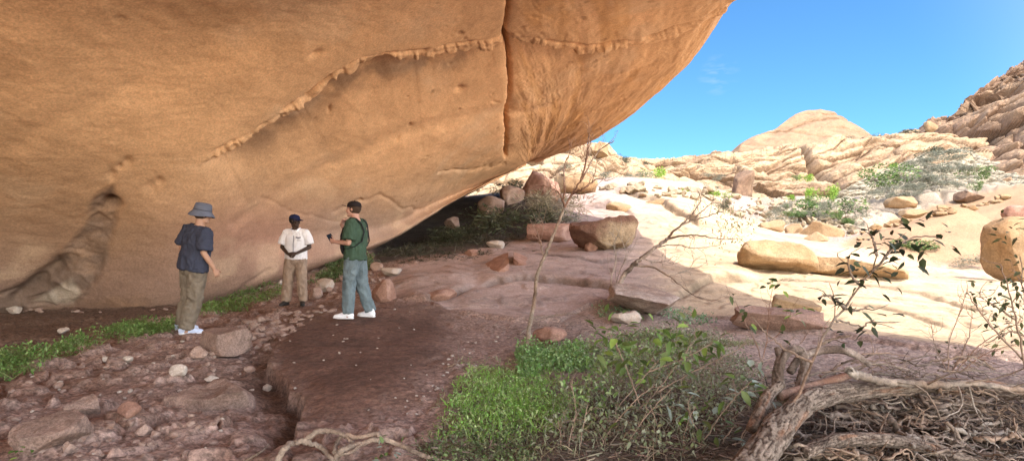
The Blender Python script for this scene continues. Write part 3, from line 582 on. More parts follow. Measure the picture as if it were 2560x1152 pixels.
place_rock('rock_slab', 'thick grey slab with a dark undercut front beside the leaning bare tree', 1528, 1740, 718, 794, 51, M_slabrock, 1.25, 'slab', cuts=6, planes=[((.12, -.22, 1), .26), ((-.15, -1, -.75), .42), ((1, -.2, .1), .78), ((-1, -.2, .2), .72)], box=.4, sub=5, rough=.075, fine=.03, rot=(0, 8, -16), sink=.05)
place_rock('rock_slab', 'long low brown block at the edge of the shadow with one sunlit end', 1842, 2068, 770, 829, 61, M_brown, .5, 'slab', cuts=2, planes=[((0, -.2, 1), .5), ((-.1, -1, -.55), .5)], box=.5, sub=5, rough=.09, fine=.03, rot=(0, 3, -10))
place_rock('boulder', 'low sunlit stone with a peaked end behind the long brown block', 1928, 2062, 738, 786, 63, M_tan, .7, 'rock', cuts=3, planes=[((.35, -.3, .9), .42)], sub=4, sink=.3, dd=8.6)
place_rock('boulder', 'whitish rough stone lying in front of the thick grey slab', 1528, 1606, 777, 809, 65, M_pale, .8, 'stone', cuts=8, sub=4, rough=.12)
place_rock('boulder', 'brown broken stone with a pale top at the foot of the thin bare tree', 1332, 1420, 818, 864, 67, M_red, .8, 'stone', cuts=9, sub=4, rough=.12)
place_rock('boulder', 'squarish brown block half buried in the path by the blue shoes', 488, 604, 826, 888, 71, M_path, .9, 'block', cuts=2, planes=[((0, -.1, 1), .5), ((.85, -.5, 0), .55), ((-.6, -.8, .1), .6)], box=.6, sub=5, rough=.05)
place_rock('stone', 'small pale stone leaning on the squarish brown block', 470, 518, 866, 897, 72, M_rock, .8, cuts=6)
place_rock('stone', 'rounded whitish stone alone in the middle of the path', 420, 463, 909, 940, 73, M_pale, .8, cuts=6)
place_rock('rock_slab', 'long flat pinkish slab bedded in the path near the gully', 415, 612, 966, 1022, 74, M_path, .7, 'slab', cuts=3, planes=[((-.1, -.2, 1), .30), ((-.3, -1, 0), .6)], box=.3, sub=5, rough=.09, sink=.9)
place_rock('stone', 'angular light block lying between dirt and the biggest path boulder', 165, 240, 992, 1044, 75, M_path, .8, 'block', cuts=9, box=.4, planes=[((.1, -.4, 1), .5)])
place_rock('boulder', 'biggest rounded boulder of the path, grey pink and half sunk', 15, 182, 1046, 1126, 76, M_path, .8, Bd, cuts=9, sub=5, planes=[((0, -.4, 1), .62)], rough=.10, sink=.5)
place_rock('stone', 'brown stone with a pale cap beside a dark hollow in the path', 288, 344, 1006, 1044, 77, M_red, .8, cuts=6)
for k, (a, b, c, d, m, l) in enumerate([(252, 275, 890, 906, M_pale, 'flat whitish stone by the green weeds on the path'), (302, 328, 890, 905, M_pale, 'oval whitish stone a little way along from the flat whitish stone'),
     (140, 166, 819, 834, M_pale, 'white chip of stone on the dark bank under the overhang'), (12, 44, 764, 784, M_pale, 'pale stone at the dark foot of the weathered grey streak'),
     (766, 805, 716, 748, M_rock, 'brownish stone of the pair beside the feet of the man in white'), (786, 832, 696, 730, M_pale, 'pale angular stone of the pair beside the man in white'),
     (948, 1000, 668, 690, M_pale, 'flat grey stone at the start of the granite slab'), (925, 958, 655, 676, M_rock, 'small stone below the dark mouth of the hollow'),
     (690, 712, 700, 712, M_pale, 'small pale stone at the foot of the overhang behind the man in white'), (505, 540, 940, 955, M_pale, 'thin pale flake on the path above the flat pinkish slab'),
     (655, 676, 960, 976, M_pale, 'tiny white stone down in the dark gully'), (395, 420, 1150, 1170, M_pale, 'white chip at the lower edge of the path'), (330, 372, 1060, 1090, M_rock, 'small round stone near the biggest path boulder'),
     (150, 185, 1105, 1135, M_rock, 'pale stone leaning against the biggest path boulder')]):
    place_rock('stone', l, a, b, c, d, 200 + k, m, .9, 'stone', cuts=16, sub=4, rough=.10)
# boulders in the shade by the dark hollow
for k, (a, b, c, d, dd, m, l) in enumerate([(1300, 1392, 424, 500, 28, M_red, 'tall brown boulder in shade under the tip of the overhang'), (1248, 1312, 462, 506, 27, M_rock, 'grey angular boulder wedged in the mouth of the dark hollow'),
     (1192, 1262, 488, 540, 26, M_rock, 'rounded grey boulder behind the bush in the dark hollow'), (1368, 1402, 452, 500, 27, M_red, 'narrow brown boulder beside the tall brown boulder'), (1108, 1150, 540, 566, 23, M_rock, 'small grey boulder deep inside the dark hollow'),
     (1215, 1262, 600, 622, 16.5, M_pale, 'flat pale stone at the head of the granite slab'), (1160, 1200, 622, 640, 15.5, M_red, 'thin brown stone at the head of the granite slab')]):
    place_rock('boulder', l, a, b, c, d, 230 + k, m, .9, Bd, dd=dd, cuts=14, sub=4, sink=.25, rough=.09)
# boulders in the sun
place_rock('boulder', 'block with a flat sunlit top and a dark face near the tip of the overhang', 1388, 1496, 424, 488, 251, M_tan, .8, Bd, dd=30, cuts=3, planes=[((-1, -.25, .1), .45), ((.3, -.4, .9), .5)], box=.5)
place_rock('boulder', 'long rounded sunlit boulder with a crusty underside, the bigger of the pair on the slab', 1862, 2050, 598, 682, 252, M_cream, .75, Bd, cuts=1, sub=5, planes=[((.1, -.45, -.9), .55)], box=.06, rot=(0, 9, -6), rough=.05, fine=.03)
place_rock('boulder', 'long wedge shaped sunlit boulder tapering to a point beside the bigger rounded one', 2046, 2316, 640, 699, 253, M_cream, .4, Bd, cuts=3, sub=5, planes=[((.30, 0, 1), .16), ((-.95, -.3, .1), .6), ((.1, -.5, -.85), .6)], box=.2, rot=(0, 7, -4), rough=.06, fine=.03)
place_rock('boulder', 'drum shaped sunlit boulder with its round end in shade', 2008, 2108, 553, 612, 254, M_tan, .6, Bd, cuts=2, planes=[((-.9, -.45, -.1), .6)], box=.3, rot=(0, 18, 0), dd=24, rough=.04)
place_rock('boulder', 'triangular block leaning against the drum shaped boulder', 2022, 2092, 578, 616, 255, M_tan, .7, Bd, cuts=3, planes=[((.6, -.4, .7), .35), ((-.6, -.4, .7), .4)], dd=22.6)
place_rock('boulder', 'tall smooth upright boulder at the side of the sunlit slope', 2486, 2600, 540, 694, 256, M_tan, .9, Bd, cuts=1, sub=5, planes=[((-.8, -.3, -.5), .60)], box=.1, dd=15, rough=.07)
place_rock('boulder', 'red brown stone perched above the tall smooth upright boulder', 2522, 2600, 512, 548, 257, M_red, .8, Bd, cuts=5, dd=15.2)
place_rock('boulder', 'half dome of rock swelling from the sunlit slab behind the dark boulders', 1518, 1582, 503, 541, 258, M_tan, .9, Bd, cuts=1, sub=4, rough=.04, dd=25, planes=[((-.8, -.6, -.2), .75)])
for k, (a, b, c, d, dd, l) in enumerate([(1452, 1540, 478, 514, 31, 'smooth pale hump at the head of the sunlit slab'), (1560, 1660, 498, 548, 27, 'broad smooth swelling next to the half dome of rock'), (1650, 1692, 455, 486, 40, 'egg shaped boulder below the layered cliff'),
     (1595, 1640, 452, 474, 42, 'squat boulder beside the egg shaped one below the cliff'), (1540, 1568, 455, 476, 40, 'round stone on the ledge under the cliff shoulder'), (1832, 1892, 424, 486, 45, 'upright dark faced block standing out of the layered cliff'),
     (1968, 2014, 557, 590, 26, 'orange boulder touching the drum shaped one'), (1900, 1966, 548, 578, 28, 'pale flat boulder in the bushes beyond the sunlit slab'), (2314, 2348, 300, 324, 66, 'boulder balanced on the saddle of the ridge'), (1478, 1524, 352, 384, 48, 'rounded block crowning the shoulder of the cliff'),
     (2226, 2290, 490, 514, 36, 'brown ledge block above the smooth sunlit slope'), (2260, 2318, 520, 540, 34, 'broken block on the lip of the smooth sunlit slope'), (2120, 2165, 585, 606, 28, 'small brown block at the bottom corner of the smooth slope'), (2400, 2462, 476, 500, 36, 'dark fissured block above the smooth sunlit slope'),
     (2000, 2030, 362, 384, 75, 'dark hollow stone under the bald dome')]):
    place_rock('boulder', l, a, b, c, d, 270 + k, M_umber if 'dark' in l else M_tan, .8, Bd, dd=dd, cuts=12, sub=4, sink=.3, rough=.10, box=.3)

# countable rubble: copies of a few stones
def protos(name, mat, n, seed, label, cat, group, **kw):
    out = []
    for k in range(n):
        V, F = rock_shape(seed + k, (1, .85, .6), **kw); o = mesh_np(name, V, F, mat); out.append(tag(o, label, cat, group))
    return out
def scatter_rocks(pr, spots, rs, px_lo, px_hi, on=None, sink=.2):
    for i, s in enumerate(spots):
        o = pr[i] if i < len(pr) else pr[i % len(pr)].copy()
        if i >= len(pr): COL.objects.link(o)
        if len(s) == 3: p = P(*s); p[2] -= 0
        else: p = on_ground(*s)
        size = rs.uniform(px_lo, px_hi) / FPX * p[1]
        o.scale = (size, size * rs.uniform(.7, 1.1), size * rs.uniform(.6, 1.1)); o.rotation_euler = (rs.uniform(-.2, .2), rs.uniform(-.2, .2), rs.uniform(0, 6.28))
        o.location = (p[0], p[1], p[2] - size * .5 * sink)
rs = np.random.RandomState(5)
def in_poly_spots(poly, n, rs, dens=None):
    poly = np.array(poly, float); lo, hi = poly.min(0), poly.max(0); out = []
    while len(out) < n:
        q = rs.uniform(lo, hi)
        if float(inside(np.array([q[0]]), np.array([q[1]]), poly)[0]) > 0: out.append((q[0], q[1]))
    return out
PATH = [(600, 800), (700, 775), (840, 745), (900, 770), (760, 800), (690, 850), (640, 930), (630, 1000), (560, 1090), (480, 1150), (60, 1150), (10, 1000), (60, 940), (300, 880), (480, 840)]
pr = protos('path_stone', M_rock, 5, 400, 'loose pinkish stone lying on the trodden path', 'stone', 'loose stones on the path', cuts=15, sub=3, rough=.1)
scatter_rocks(pr, in_poly_spots(PATH, 120, rs) + in_poly_spots([(600, 800), (780, 770), (820, 775), (700, 850), (640, 900), (590, 860)], 120, rs), rs, 8, 30, sink=.5)
pr = protos('pale_stone', M_pale, 3, 420, 'small pale stone chip on the trodden path', 'stone', 'pale stone chips on the path', cuts=8, sub=2)
scatter_rocks(pr, in_poly_spots(PATH, 40, rs), rs, 6, 15, sink=.3)
pr = protos('grit_stone', M_pale, 3, 425, 'tiny pale stone lying on the dark brown mound', 'stone', 'tiny stones on the dark brown mound', cuts=9, sub=2)
scatter_rocks(pr, in_poly_spots(POLY_MOUND, 26, rs) + in_poly_spots([(1000, 1010), (1150, 850), (1300, 830), (1280, 880), (1120, 960), (1010, 1080)], 34, rs), rs, 4, 11, sink=.3)
pr = protos('shaded_stone', M_rock, 3, 430, 'small stone at the foot of the overhang wall', 'stone', 'stones along the foot of the wall', cuts=8, sub=2)
scatter_rocks(pr, [(x, 772 - max(0, x - 430) * .28 + rs.uniform(0, 12)) for x in rs.uniform(0, 700, 26)] + in_poly_spots([(760, 745), (930, 650), (990, 660), (960, 700), (860, 740)], 30, rs), rs, 7, 20)
M_scree = material('scree_granite', (.30, .25, .175), var=.25, vscale=2, speck=.2, sscale=20, bump=.5, bscale=5, bdist=.05, tint=(.23, .15, .09), tscale=.8)
pr = protos('scree_boulder', M_scree, 5, 440, 'pale tumbled boulder in the scree among grey bushes', 'boulder', 'tumbled boulders in the scree', cuts=14, sub=4, rough=.10)
SCREE = [(1840, 545), (1900, 490), (2040, 500), (2150, 560), (2130, 600), (2060, 575), (1960, 560)]
scatter_rocks(pr, in_poly_spots(SCREE, 130, rs), rs, 7, 26)
pr = protos('slope_stone', M_tan, 3, 450, 'broken brown stone along the top of the smooth sunlit slope', 'stone', 'stones on the lip of the smooth slope', cuts=14, sub=4, rough=.1)
scatter_rocks(pr, [(mix(2130, 2520, t) + rs.uniform(-8, 8), mix(604, 500, t ** .75) + rs.uniform(-10, 4)) for t in rs.uniform(0, 1, 40)], rs, 8, 30)
pr = protos('ledge_boulder', M_scree, 4, 460, 'sunlit boulder on the ledge between slab and cliff', 'boulder', 'boulders on the ledge below the cliff', cuts=12, sub=4, rough=.1)
scatter_rocks(pr, in_poly_spots([(1480, 470), (1600, 462), (1830, 480), (1880, 520), (1760, 500), (1560, 490)], 44, rs), rs, 10, 34)
# ================================================================ PEOPLE
class MB:
    def __init__(s): s.V = []; s.F = []; s.n = 0
    def add(s, V, F):
        s.V.append(np.asarray(V, float)); s.F.append(np.asarray(F) + s.n); s.n += len(V)
    def loft(s, pts, rad, right=None, nseg=14, cap=True):
        """tube through pts; rad: (a, b) half widths per point along the right vector and across it"""
        pts = np.array(pts, float); rad = np.array([r if hasattr(r, '__len__') else (r, r) for r in rad], float)
        if cap:   # rounded ends
            t0 = pts[0] - pts[1]; t0 /= np.linalg.norm(t0); t1 = pts[-1] - pts[-2]; t1 /= np.linalg.norm(t1)
            k0, k1 = rad[0].min(), rad[-1].min()
            P0 = [pts[0] + t0 * k0 * c for c in (.98, .8, .45)]; P1 = [pts[-1] + t1 * k1 * c for c in (.45, .8, .98)]
            pts = np.vstack([P0, pts, P1]); f = np.array([.2, .6, .89])[:, None]
            rad = np.vstack([rad[0] * f, rad, rad[-1] * f[::-1]])
        T = np.gradient(pts, axis=0); T /= np.maximum(np.linalg.norm(T, axis=1, keepdims=True), 1e-9)
        r = np.array(right if right is not None else (1, 0, 0), float); a = np.linspace(0, 2 * np.pi, nseg, endpoint=False); rows = []
        for p, t, (ra, rb) in zip(pts, T, rad):
            u = r - t * (r @ t)
            if np.linalg.norm(u) < .15: u = np.cross(t, (0, 0, 1.)); 
            u /= np.linalg.norm(u); w = np.cross(t, u)
            if right is None: r = u
            rows.append(p + np.outer(np.cos(a) * ra, u) + np.outer(np.sin(a) * rb, w))
        n = len(rows); V = np.vstack(rows)
        i, j = np.meshgrid(np.arange(n - 1), np.arange(nseg), indexing='ij')
        s.add(V, np.stack([i * nseg + j, i * nseg + (j + 1) % nseg, (i + 1) * nseg + (j + 1) % nseg, (i + 1) * nseg + j], -1).reshape(-1, 4))
        # close the ends with fans of quads on a centre vertex
        c = s.n; base = c - n * nseg
        s.add([pts[0], pts[-1]], np.zeros((0, 4), int))
        e = [[c, base + (k + 1) % nseg, base + k, base + k] for k in range(0, nseg)]; e2 = [[c + 1, base + (n - 1) * nseg + k, base + (n - 1) * nseg + (k + 1) % nseg, base + (n - 1) * nseg + (k + 1) % nseg] for k in range(nseg)]
        s.tri = getattr(s, 'tri', []) + [q[:3] for q in e] + [q[:3] for q in e2]
    def ball(s, c, r, rot=None):
        V, F = ICO[3]; V = V * np.array(r if hasattr(r, '__len__') else (r, r, r), float)
        if rot is not None: V = V @ np.array(rot).T
        s.F3 = getattr(s, 'F3', []) + [F + s.n]; s.V.append(V + np.array(c, float)); s.n += len(V)
    def get(s):
        V = np.vstack(s.V); F = [np.vstack(s.F)] if s.F else []
        t = list(getattr(s, 'F3', [])) + ([np.array(s.tri)] if getattr(s, 'tri', None) else [])
        if t: F.append(np.vstack(t))
        return V, F

def fused(name, mb, mat, voxel, parent, smooth=4, wrinkle=0.0, wscale=14, colour=None, seed=0):
    """melt overlapping forms into one continuous surface"""
    V, F = mb.get(); o = mesh_np(name + '_draft', V, F, mat)
    m = o.modifiers.new('r', 'REMESH'); m.mode = 'VOXEL'; m.voxel_size = voxel
    if smooth: k = o.modifiers.new('s', 'SMOOTH'); k.iterations = smooth; k.factor = .5
    dg = bpy.context.evaluated_depsgraph_get(); dg.update()
    me = bpy.data.meshes.new_from_object(o.evaluated_get(dg)); bpy.data.objects.remove(o, do_unlink=True)
    n = len(me.vertices); v = np.zeros(n * 3, np.float32); me.vertices.foreach_get('co', v); v = v.reshape(-1, 3).astype(float)
    if wrinkle:
        nn = np.zeros(n * 3, np.float32); me.vertex_normals.foreach_get('vector', nn); nn = nn.reshape(-1, 3)
        q = v + .06 * np.stack([fbm(v * 6, 2, seed + 1), fbm(v * 6 + 7, 2, seed + 2), fbm(v * 6 + 13, 2, seed + 3)], -1)
        fold = 1 - np.abs(fbm(q * np.array([wscale, wscale, wscale * .55]), 3, seed)) * 2.4
        v = v + nn * (wrinkle * fold)[:, None]; me.vertices.foreach_set('co', v.astype(np.float32).ravel())
    if colour is not None:
        c = np.ones((n, 4), np.float32); c[:, :3] = colour(v); a = me.attributes.new('Col', 'FLOAT_COLOR', 'POINT'); a.data.foreach_set('color', c.ravel())
    me.polygons.foreach_set('use_smooth', np.ones(len(me.polygons), bool)); me.name = name
    if not me.materials: me.materials.append(mat)
    o = bpy.data.objects.new(name, me); COL.objects.link(o); o.parent = parent
    return o

def cloth(name, col, var=.12, rough=.9): return material(name, col, var=var, vscale=9, speck=.10, sscale=160, bump=.25, bscale=220, bdist=.002, rough=rough)
M_skin = material('skin', attr=True, var=.06, vscale=20, bump=.1, bscale=120, bdist=.001, rough=.55)
M_white_leather = material('white_shoe_leather', (.78, .80, .86), var=.06, vscale=30, bump=.15, bscale=80, bdist=.002, rough=.6)
M_blue_leather = material('pale_blue_shoe_leather', (.60, .68, .88), var=.08, vscale=30, bump=.15, bscale=80, bdist=.002, rough=.6)
M_black_leather = material('black_shoe_leather', (.025, .022, .02), var=.2, vscale=30, bump=.15, bscale=80, bdist=.002, rough=.5)
M_sole = material('pale_rubber', (.70, .70, .72), var=.1, vscale=20, bump=0, rough=.8)
M_dark_rubber = material('dark_rubber', (.03, .03, .03), var=.1, vscale=20, bump=0, rough=.8)

def unit(v): v = np.array(v, float); return v / max(np.linalg.norm(v), 1e-9)
def hand(mb, wrist, along, palm, curl=.5, thumb_side=1, size=1.0):
    """palm, four fingers of unequal length bent at two knuckles, and a thumb from the side of the palm"""
    a = unit(along); p = unit(np.array(palm, float) - a * (np.array(palm, float) @ a)); side = np.cross(a, p) * thumb_side; w = np.array(wrist, float); s = size
    mb.loft([w, w + a * .04 * s, w + a * .085 * s], [(.024 * s, .017 * s), (.036 * s, .016 * s), (.038 * s, .013 * s)], right=side, nseg=12)
    for k, (off, L) in enumerate([(.029, .072), (.010, .080), (-.009, .074), (-.027, .058)]):
        b = w + a * .085 * s + side * off * s; c = curl * (1 + .12 * k); d1 = unit(a * math.cos(c * .5) + p * math.sin(c * .5)); d2 = unit(a * math.cos(c * 1.3) + p * math.sin(c * 1.3)); d3 = unit(a * math.cos(c * 2) + p * math.sin(c * 2))
        q1 = b + d1 * L * .42 * s; q2 = q1 + d2 * L * .33 * s; q3 = q2 + d3 * L * .25 * s
        mb.loft([b - a * .02 * s, b, q1, q2, q3], [.0095 * s, .0095 * s, .009 * s, .0085 * s, .0075 * s], nseg=8)
    t0 = w + a * .03 * s + side * .026 * s; t1 = t0 + unit(side * .8 + a * .7 + p * .3) * .038 * s; t2 = t1 + unit(side * .25 + a + p * .5) * .032 * s; t3 = t2 + unit(a + p * .7) * .024 * s
    mb.loft([t0, t1, t2, t3], [.014 * s, .0115 * s, .0105 * s, .009 * s], nseg=8)

def head_forms(mb, c, R):
    """c: centre of the head, R: rotation whose +Y is where the face looks"""
    f = lambda x, y, z: np.array(c) + R @ np.array([x, y, z])
    mb.ball(f(0, -.012, .025), (.077, .096, .098), R); mb.ball(f(0, .020, -.045), (.060, .066, .072), R)
    mb.loft([f(-.03, .045, -.085), f(0, .070, -.092), f(.03, .045, -.085)], [.022, .026, .022], nseg=10)       # chin
    mb.loft([f(0, .083, .025), f(0, .098, -.004), f(0, .104, -.022)], [.009, .012, .016], nseg=8)              # nose
    mb.loft([f(-.022, .088, -.052), f(0, .096, -.052), f(.022, .088, -.052)], [.007, .010, .007], nseg=8)      # lips
    mb.loft([f(-.045, .078, .036), f(0, .090, .036), f(.045, .078, .036)], [.010, .011, .010], nseg=8)         # brow
    for s in (-1, 1):
        mb.ball(f(.074 * s, -.005, .0), (.012, .022, .033), R); mb.ball(f(.042 * s, .062, -.022), (.024, .022, .024), R)
def face_colour(c, R, skin, lip, hair=None):
    def fn(v):
        q = (v - np.array(c)) @ R; col = np.zeros(v.shape) + np.array(skin); col *= (1 + .08 * fbm(v * 25, 3, 5))[:, None]
        d = lambda x, y, z, r: np.linalg.norm(q - np.array([x, y, z]), axis=1) < r
        for s in (-1, 1):
            col[d(.031 * s, .086, .014, .013)] = (.62, .58, .55); col[d(.031 * s, .090, .014, .0075)] = (.02, .015, .01)
            col[d(.033 * s, .088, .036, .014)] *= .45
        m = (np.abs(q[:, 0]) < .026) & (np.abs(q[:, 2] + .052) < .009) & (q[:, 1] > .07); col[m] = lip
        return col
    return fn

def shoe(name, foot, fwd, mat, sole_mat, parent, L=.29, lace=None):
    f = unit(fwd); r = np.cross(f, (0, 0, 1.)); b = np.array(foot, float)
    mb = MB(); g = lambda x, z, y=0: b + f * x + np.array([0, 0, z]) + r * y
    mb.loft([g(-.085, .055), g(-.04, .06), g(.03, .058), g(.10, .048), g(.165, .040)], [(.034, .042), (.040, .046), (.043, .044), (.048, .034), (.036, .026)], right=r, nseg=14)
    mb.loft([g(-.045, .06), g(-.035, .105)], [(.044, .062), (.048, .066)], right=r, nseg=14); mb.loft([g(-.03, .075), g(.06, .062)], [(.046, .045), (.042, .03)], right=r, nseg=14)
    mb.loft([g(-.02, .10), g(.05, .082), g(.09, .066)], [(.020, .012), (.022, .012), (.02, .01)], right=r, nseg=10)
    o = fused('shoe', mb, mat, .008, parent, 3)
    sb = MB(); sb.loft([g(-.10, .016), g(-.04, .016), g(.04, .016), g(.12, .017), g(.185, .022)], [(.036, .016), (.042, .016), (.044, .016), (.050, .016), (.034, .014)], right=r, nseg=14)
    fused('sole', sb, sole_mat, .008, o, 1)
    if lace:
        lb = MB()
        for k in range(4): x = .0 + .024 * k; lb.loft([g(x, .100 - .27 * x, -.03), g(x + .006, .112 - .27 * x, 0), g(x, .100 - .27 * x, .03)], [.004] * 3, nseg=6)
        V, F = lb.get(); mesh_np('lace', V, F, lace, parent=o)
    return o

def person(label, loc, rz, J, skin, lip, parts, group=None):
    """J: joints in the person's own frame (facing +Y, feet at z = 0)"""
    root = empty('person', loc, rz); tag(root, label, 'person', group); R = np.array(Matrix.Rotation(J['turn'], 3, 'Z') @ Matrix.Rotation(J.get('nod', 0), 3, 'X') @ Matrix.Rotation(J.get('roll', 0), 3, 'Y'))
    b = MB(); head_forms(b, J['head'], R); nk, hd = np.array(J['neck']), np.array(J['head'])
    b.loft([nk - [0, 0, .05], nk, hd + R @ np.array([0, -.02, -.05])], [.062, .055, .054], nseg=14)
    pl, ch = np.array(J['pelvis']), np.array(J['chest']); rt = J['sh'][1] - np.array(J['sh'][0]) if False else unit(np.array(J['sh'][1]) - np.array(J['sh'][0]))
    b.loft([pl, mix(pl, ch, .5), ch, nk - [0, 0, .05]], [(.145, .10), (.125, .09), (.155, .10), (.10, .075)], right=rt, nseg=18)
    for k in (0, 1):
        s, e, w = map(np.array, (J['sh'][k], J['el'][k], J['wr'][k]))
        b.loft([s, mix(s, e, .5), e], [.050, .046, .038], nseg=12); b.loft([e, mix(e, w, .35), w], [.039, .038, .026], nseg=12)
        hd_ = J['hand'][k]; hand(b, w, hd_[0], hd_[1], hd_[2], hd_[3])
        h, n, a = map(np.array, (J['hip'][k], J['kn'][k], J['an'][k]))
        b.loft([h, mix(h, n, .5), n], [.082, .072, .055], nseg=12); b.loft([n, mix(n, a, .35), a + [0, 0, -.04]], [.055, .054, .040], nseg=12)
    body = fused('body', b, M_skin, .0085, root, 3, colour=face_colour(J['head'], R, skin, lip))
    return root, body, R

def trousers(root, J, mat, seat=.158, thigh=.098, knee=.086, cuff=.082, wr=.010, seed=0, top=.10):
    b = MB(); pl, ch = np.array(J['pelvis']), np.array(J['chest']); rt = unit(np.array(J['sh'][1]) - np.array(J['sh'][0])); up = unit(ch - pl)
    b.loft([pl - up * .06, pl, pl + up * top], [(seat, .115), (seat, .118), (seat * .93, .108)], right=rt, nseg=20)
    for k in (0, 1):
        h, n, a = map(np.array, (J['hip'][k], J['kn'][k], J['an'][k]))
        b.loft([h + [0, 0, .02], mix(h, n, .3), mix(h, n, .7), n, mix(n, a, .5), a + [0, 0, .0]], [thigh * 1.05, thigh * 1.02, mix(thigh, knee, .7), knee, mix(knee, cuff, .5), cuff], nseg=14, cap=False)
    return fused('trousers', b, mat, .011, root, 4, wr, 12, seed=seed)

def shirt(root, J, mat, chest=(.185, .125), waist=(.185, .13), hem=.10, sleeve=.8, sr=.075, wr=.008, seed=0, collar=False):
    b = MB(); pl, ch, nk = map(np.array, (J['pelvis'], J['chest'], J['neck'])); rt = unit(np.array(J['sh'][1]) - np.array(J['sh'][0])); up = unit(ch - pl)
    s0, s1 = np.array(J['sh'][0]), np.array(J['sh'][1])
    b.loft([pl - up * hem, pl + up * .08, mix(pl, ch, .6), ch + up * .02, mix(ch, nk, .65) , nk - up * .025], [(waist[0] * 1.03, waist[1] * 1.05), waist, mix(np.array(waist), np.array(chest), .6), chest, (chest[0] * .80, chest[1] * .78), (.078, .072)], right=rt, nseg=22, cap=False)
    b.loft([s0, mix(s0, s1, .5) + up * .015, s1], [(.062, .058)] * 3, nseg=14)
    for k in (0, 1):
        s, e = map(np.array, (J['sh'][k], J['el'][k])); t = mix(s, e, sleeve)
        b.loft([mix(s, mix(s0, s1, .5), .15), mix(s, t, .5), t], [sr * .98, sr, sr * 1.06], nseg=14, cap=False)
    return fused('shirt', b, mat, .010, root, 4, wr, 11, seed=seed)

def cap_hat(root, J, R, mat, brim_dir=(0, 1, 0), lift=.0):
    c = np.array(J['head']); b = MB(); f = lambda x, y, z: c + R @ np.array([x, y, z])
    prof = [(.040, 1.00), (.065, .99), (.090, .90), (.112, .68), (.124, .36), (.128, .05)]
    a = np.linspace(0, 2 * np.pi, 28, endpoint=False); rows = [np.array([f(.088 * r * math.cos(t), -.012 + .108 * r * math.sin(t), z) for t in a]) for z, r in prof]
    V = np.vstack(rows); i, j = np.meshgrid(np.arange(len(prof) - 1), np.arange(28), indexing='ij')
    F = np.stack([i * 28 + j, i * 28 + (j + 1) % 28, (i + 1) * 28 + (j + 1) % 28, (i + 1) * 28 + j], -1).reshape(-1, 4)
    top = np.array([[(len(prof) - 1) * 28 + k for k in range(28)]])
    o = mesh_np('cap', V, [F, top], mat, parent=root); sm = o.modifiers.new('t', 'SOLIDIFY'); sm.thickness = .004
    # visor: a curved tongue with thickness
    nb, mb_ = 15, 6; U = np.linspace(-1, 1, nb); T = np.linspace(0, 1, mb_); Vb = []
    for u in U:
        for t in T: Vb.append(f(.084 * u * (1 - .10 * t * t), -.012 + .106 * math.sqrt(max(0, 1 - u * u * .92)) + .085 * t * math.sqrt(max(0, 1 - u * u)), .045 - .020 * t - .022 * u * u + lift * t))
    vb = mesh_np('visor', Vb, grid_faces(nb, mb_), mat, parent=o); sm = vb.modifiers.new('t', 'SOLIDIFY'); sm.thickness = .005
    bt = MB(); bt.ball(f(0, -.012, .130), .008); v_, f_ = bt.get(); mesh_np('button', v_, f_, mat, parent=o)
    return o

def bucket_hat(root, J, R, mat):
    c = np.array(J['head']); f = lambda x, y, z: c + R @ np.array([x, y, z]); a = np.linspace(0, 2 * np.pi, 36, endpoint=False)
    prof = [(-.022, 1.52), (-.018, 1.50), (.010, 1.36), (.036, 1.14), (.050, 1.05), (.085, 1.02), (.120, .97), (.146, .88), (.158, .62), (.161, .2)]
    rows = [np.array([f(.092 * r * math.cos(t), -.012 + .112 * r * math.sin(t), z + (.012 * math.sin(2 * t + .6) if r > 1.2 else 0)) for t in a]) for z, r in prof]
    V = np.vstack(rows); i, j = np.meshgrid(np.arange(len(prof) - 1), np.arange(36), indexing='ij')
    F = np.stack([i * 36 + j, i * 36 + (j + 1) % 36, (i + 1) * 36 + (j + 1) % 36, (i + 1) * 36 + j], -1).reshape(-1, 4)
    o = mesh_np('sun_hat', V, [F, np.array([[(len(prof) - 1) * 36 + k for k in range(36)]])], mat, parent=root); sm = o.modifiers.new('t', 'SOLIDIFY'); sm.thickness = .004
    bd = MB(); rr = [f(.094 * math.cos(t), -.012 + .114 * math.sin(t), .062) for t in np.linspace(0, 2 * np.pi, 37)]; bd.loft(rr, [(.004, .012)] * 37, right=(0, 0, 1), nseg=6, cap=False)
    v_, f_ = bd.get(); mesh_np('hat_band', v_, f_, cloth('dark_grey_ribbon', (.035, .035, .045)), parent=o)
    return o

def hair(root, J, R, col, low=-.075, front=.035):
    V, F = ICO[4]; V = V * np.array([.084, .100, .102]) + np.array([0, -.018, .022]); V = V * (1 + .03 * fbm(V * 60, 2, 9))[:, None]
    keep = (V[:, 1] < front) & (V[:, 2] > low); f = F[keep[F].all(1)]
    o = mesh_np('hair', V @ R.T + np.array(J['head']), f, cloth('hair_' + str(round(col[0], 3)).replace('.', '_'), col, .3), parent=root); sm = o.modifiers.new('t', 'SOLIDIFY'); sm.thickness = .006; return o

def ribbon(name, pts, nrm_, w, th, mat, parent):
    b = MB(); b.loft(pts, [(w, th)] * len(pts), right=nrm_, nseg=8, cap=False); v, f = b.get(); return mesh_np(name, v, f, mat, parent=parent)

R_ = math.radians
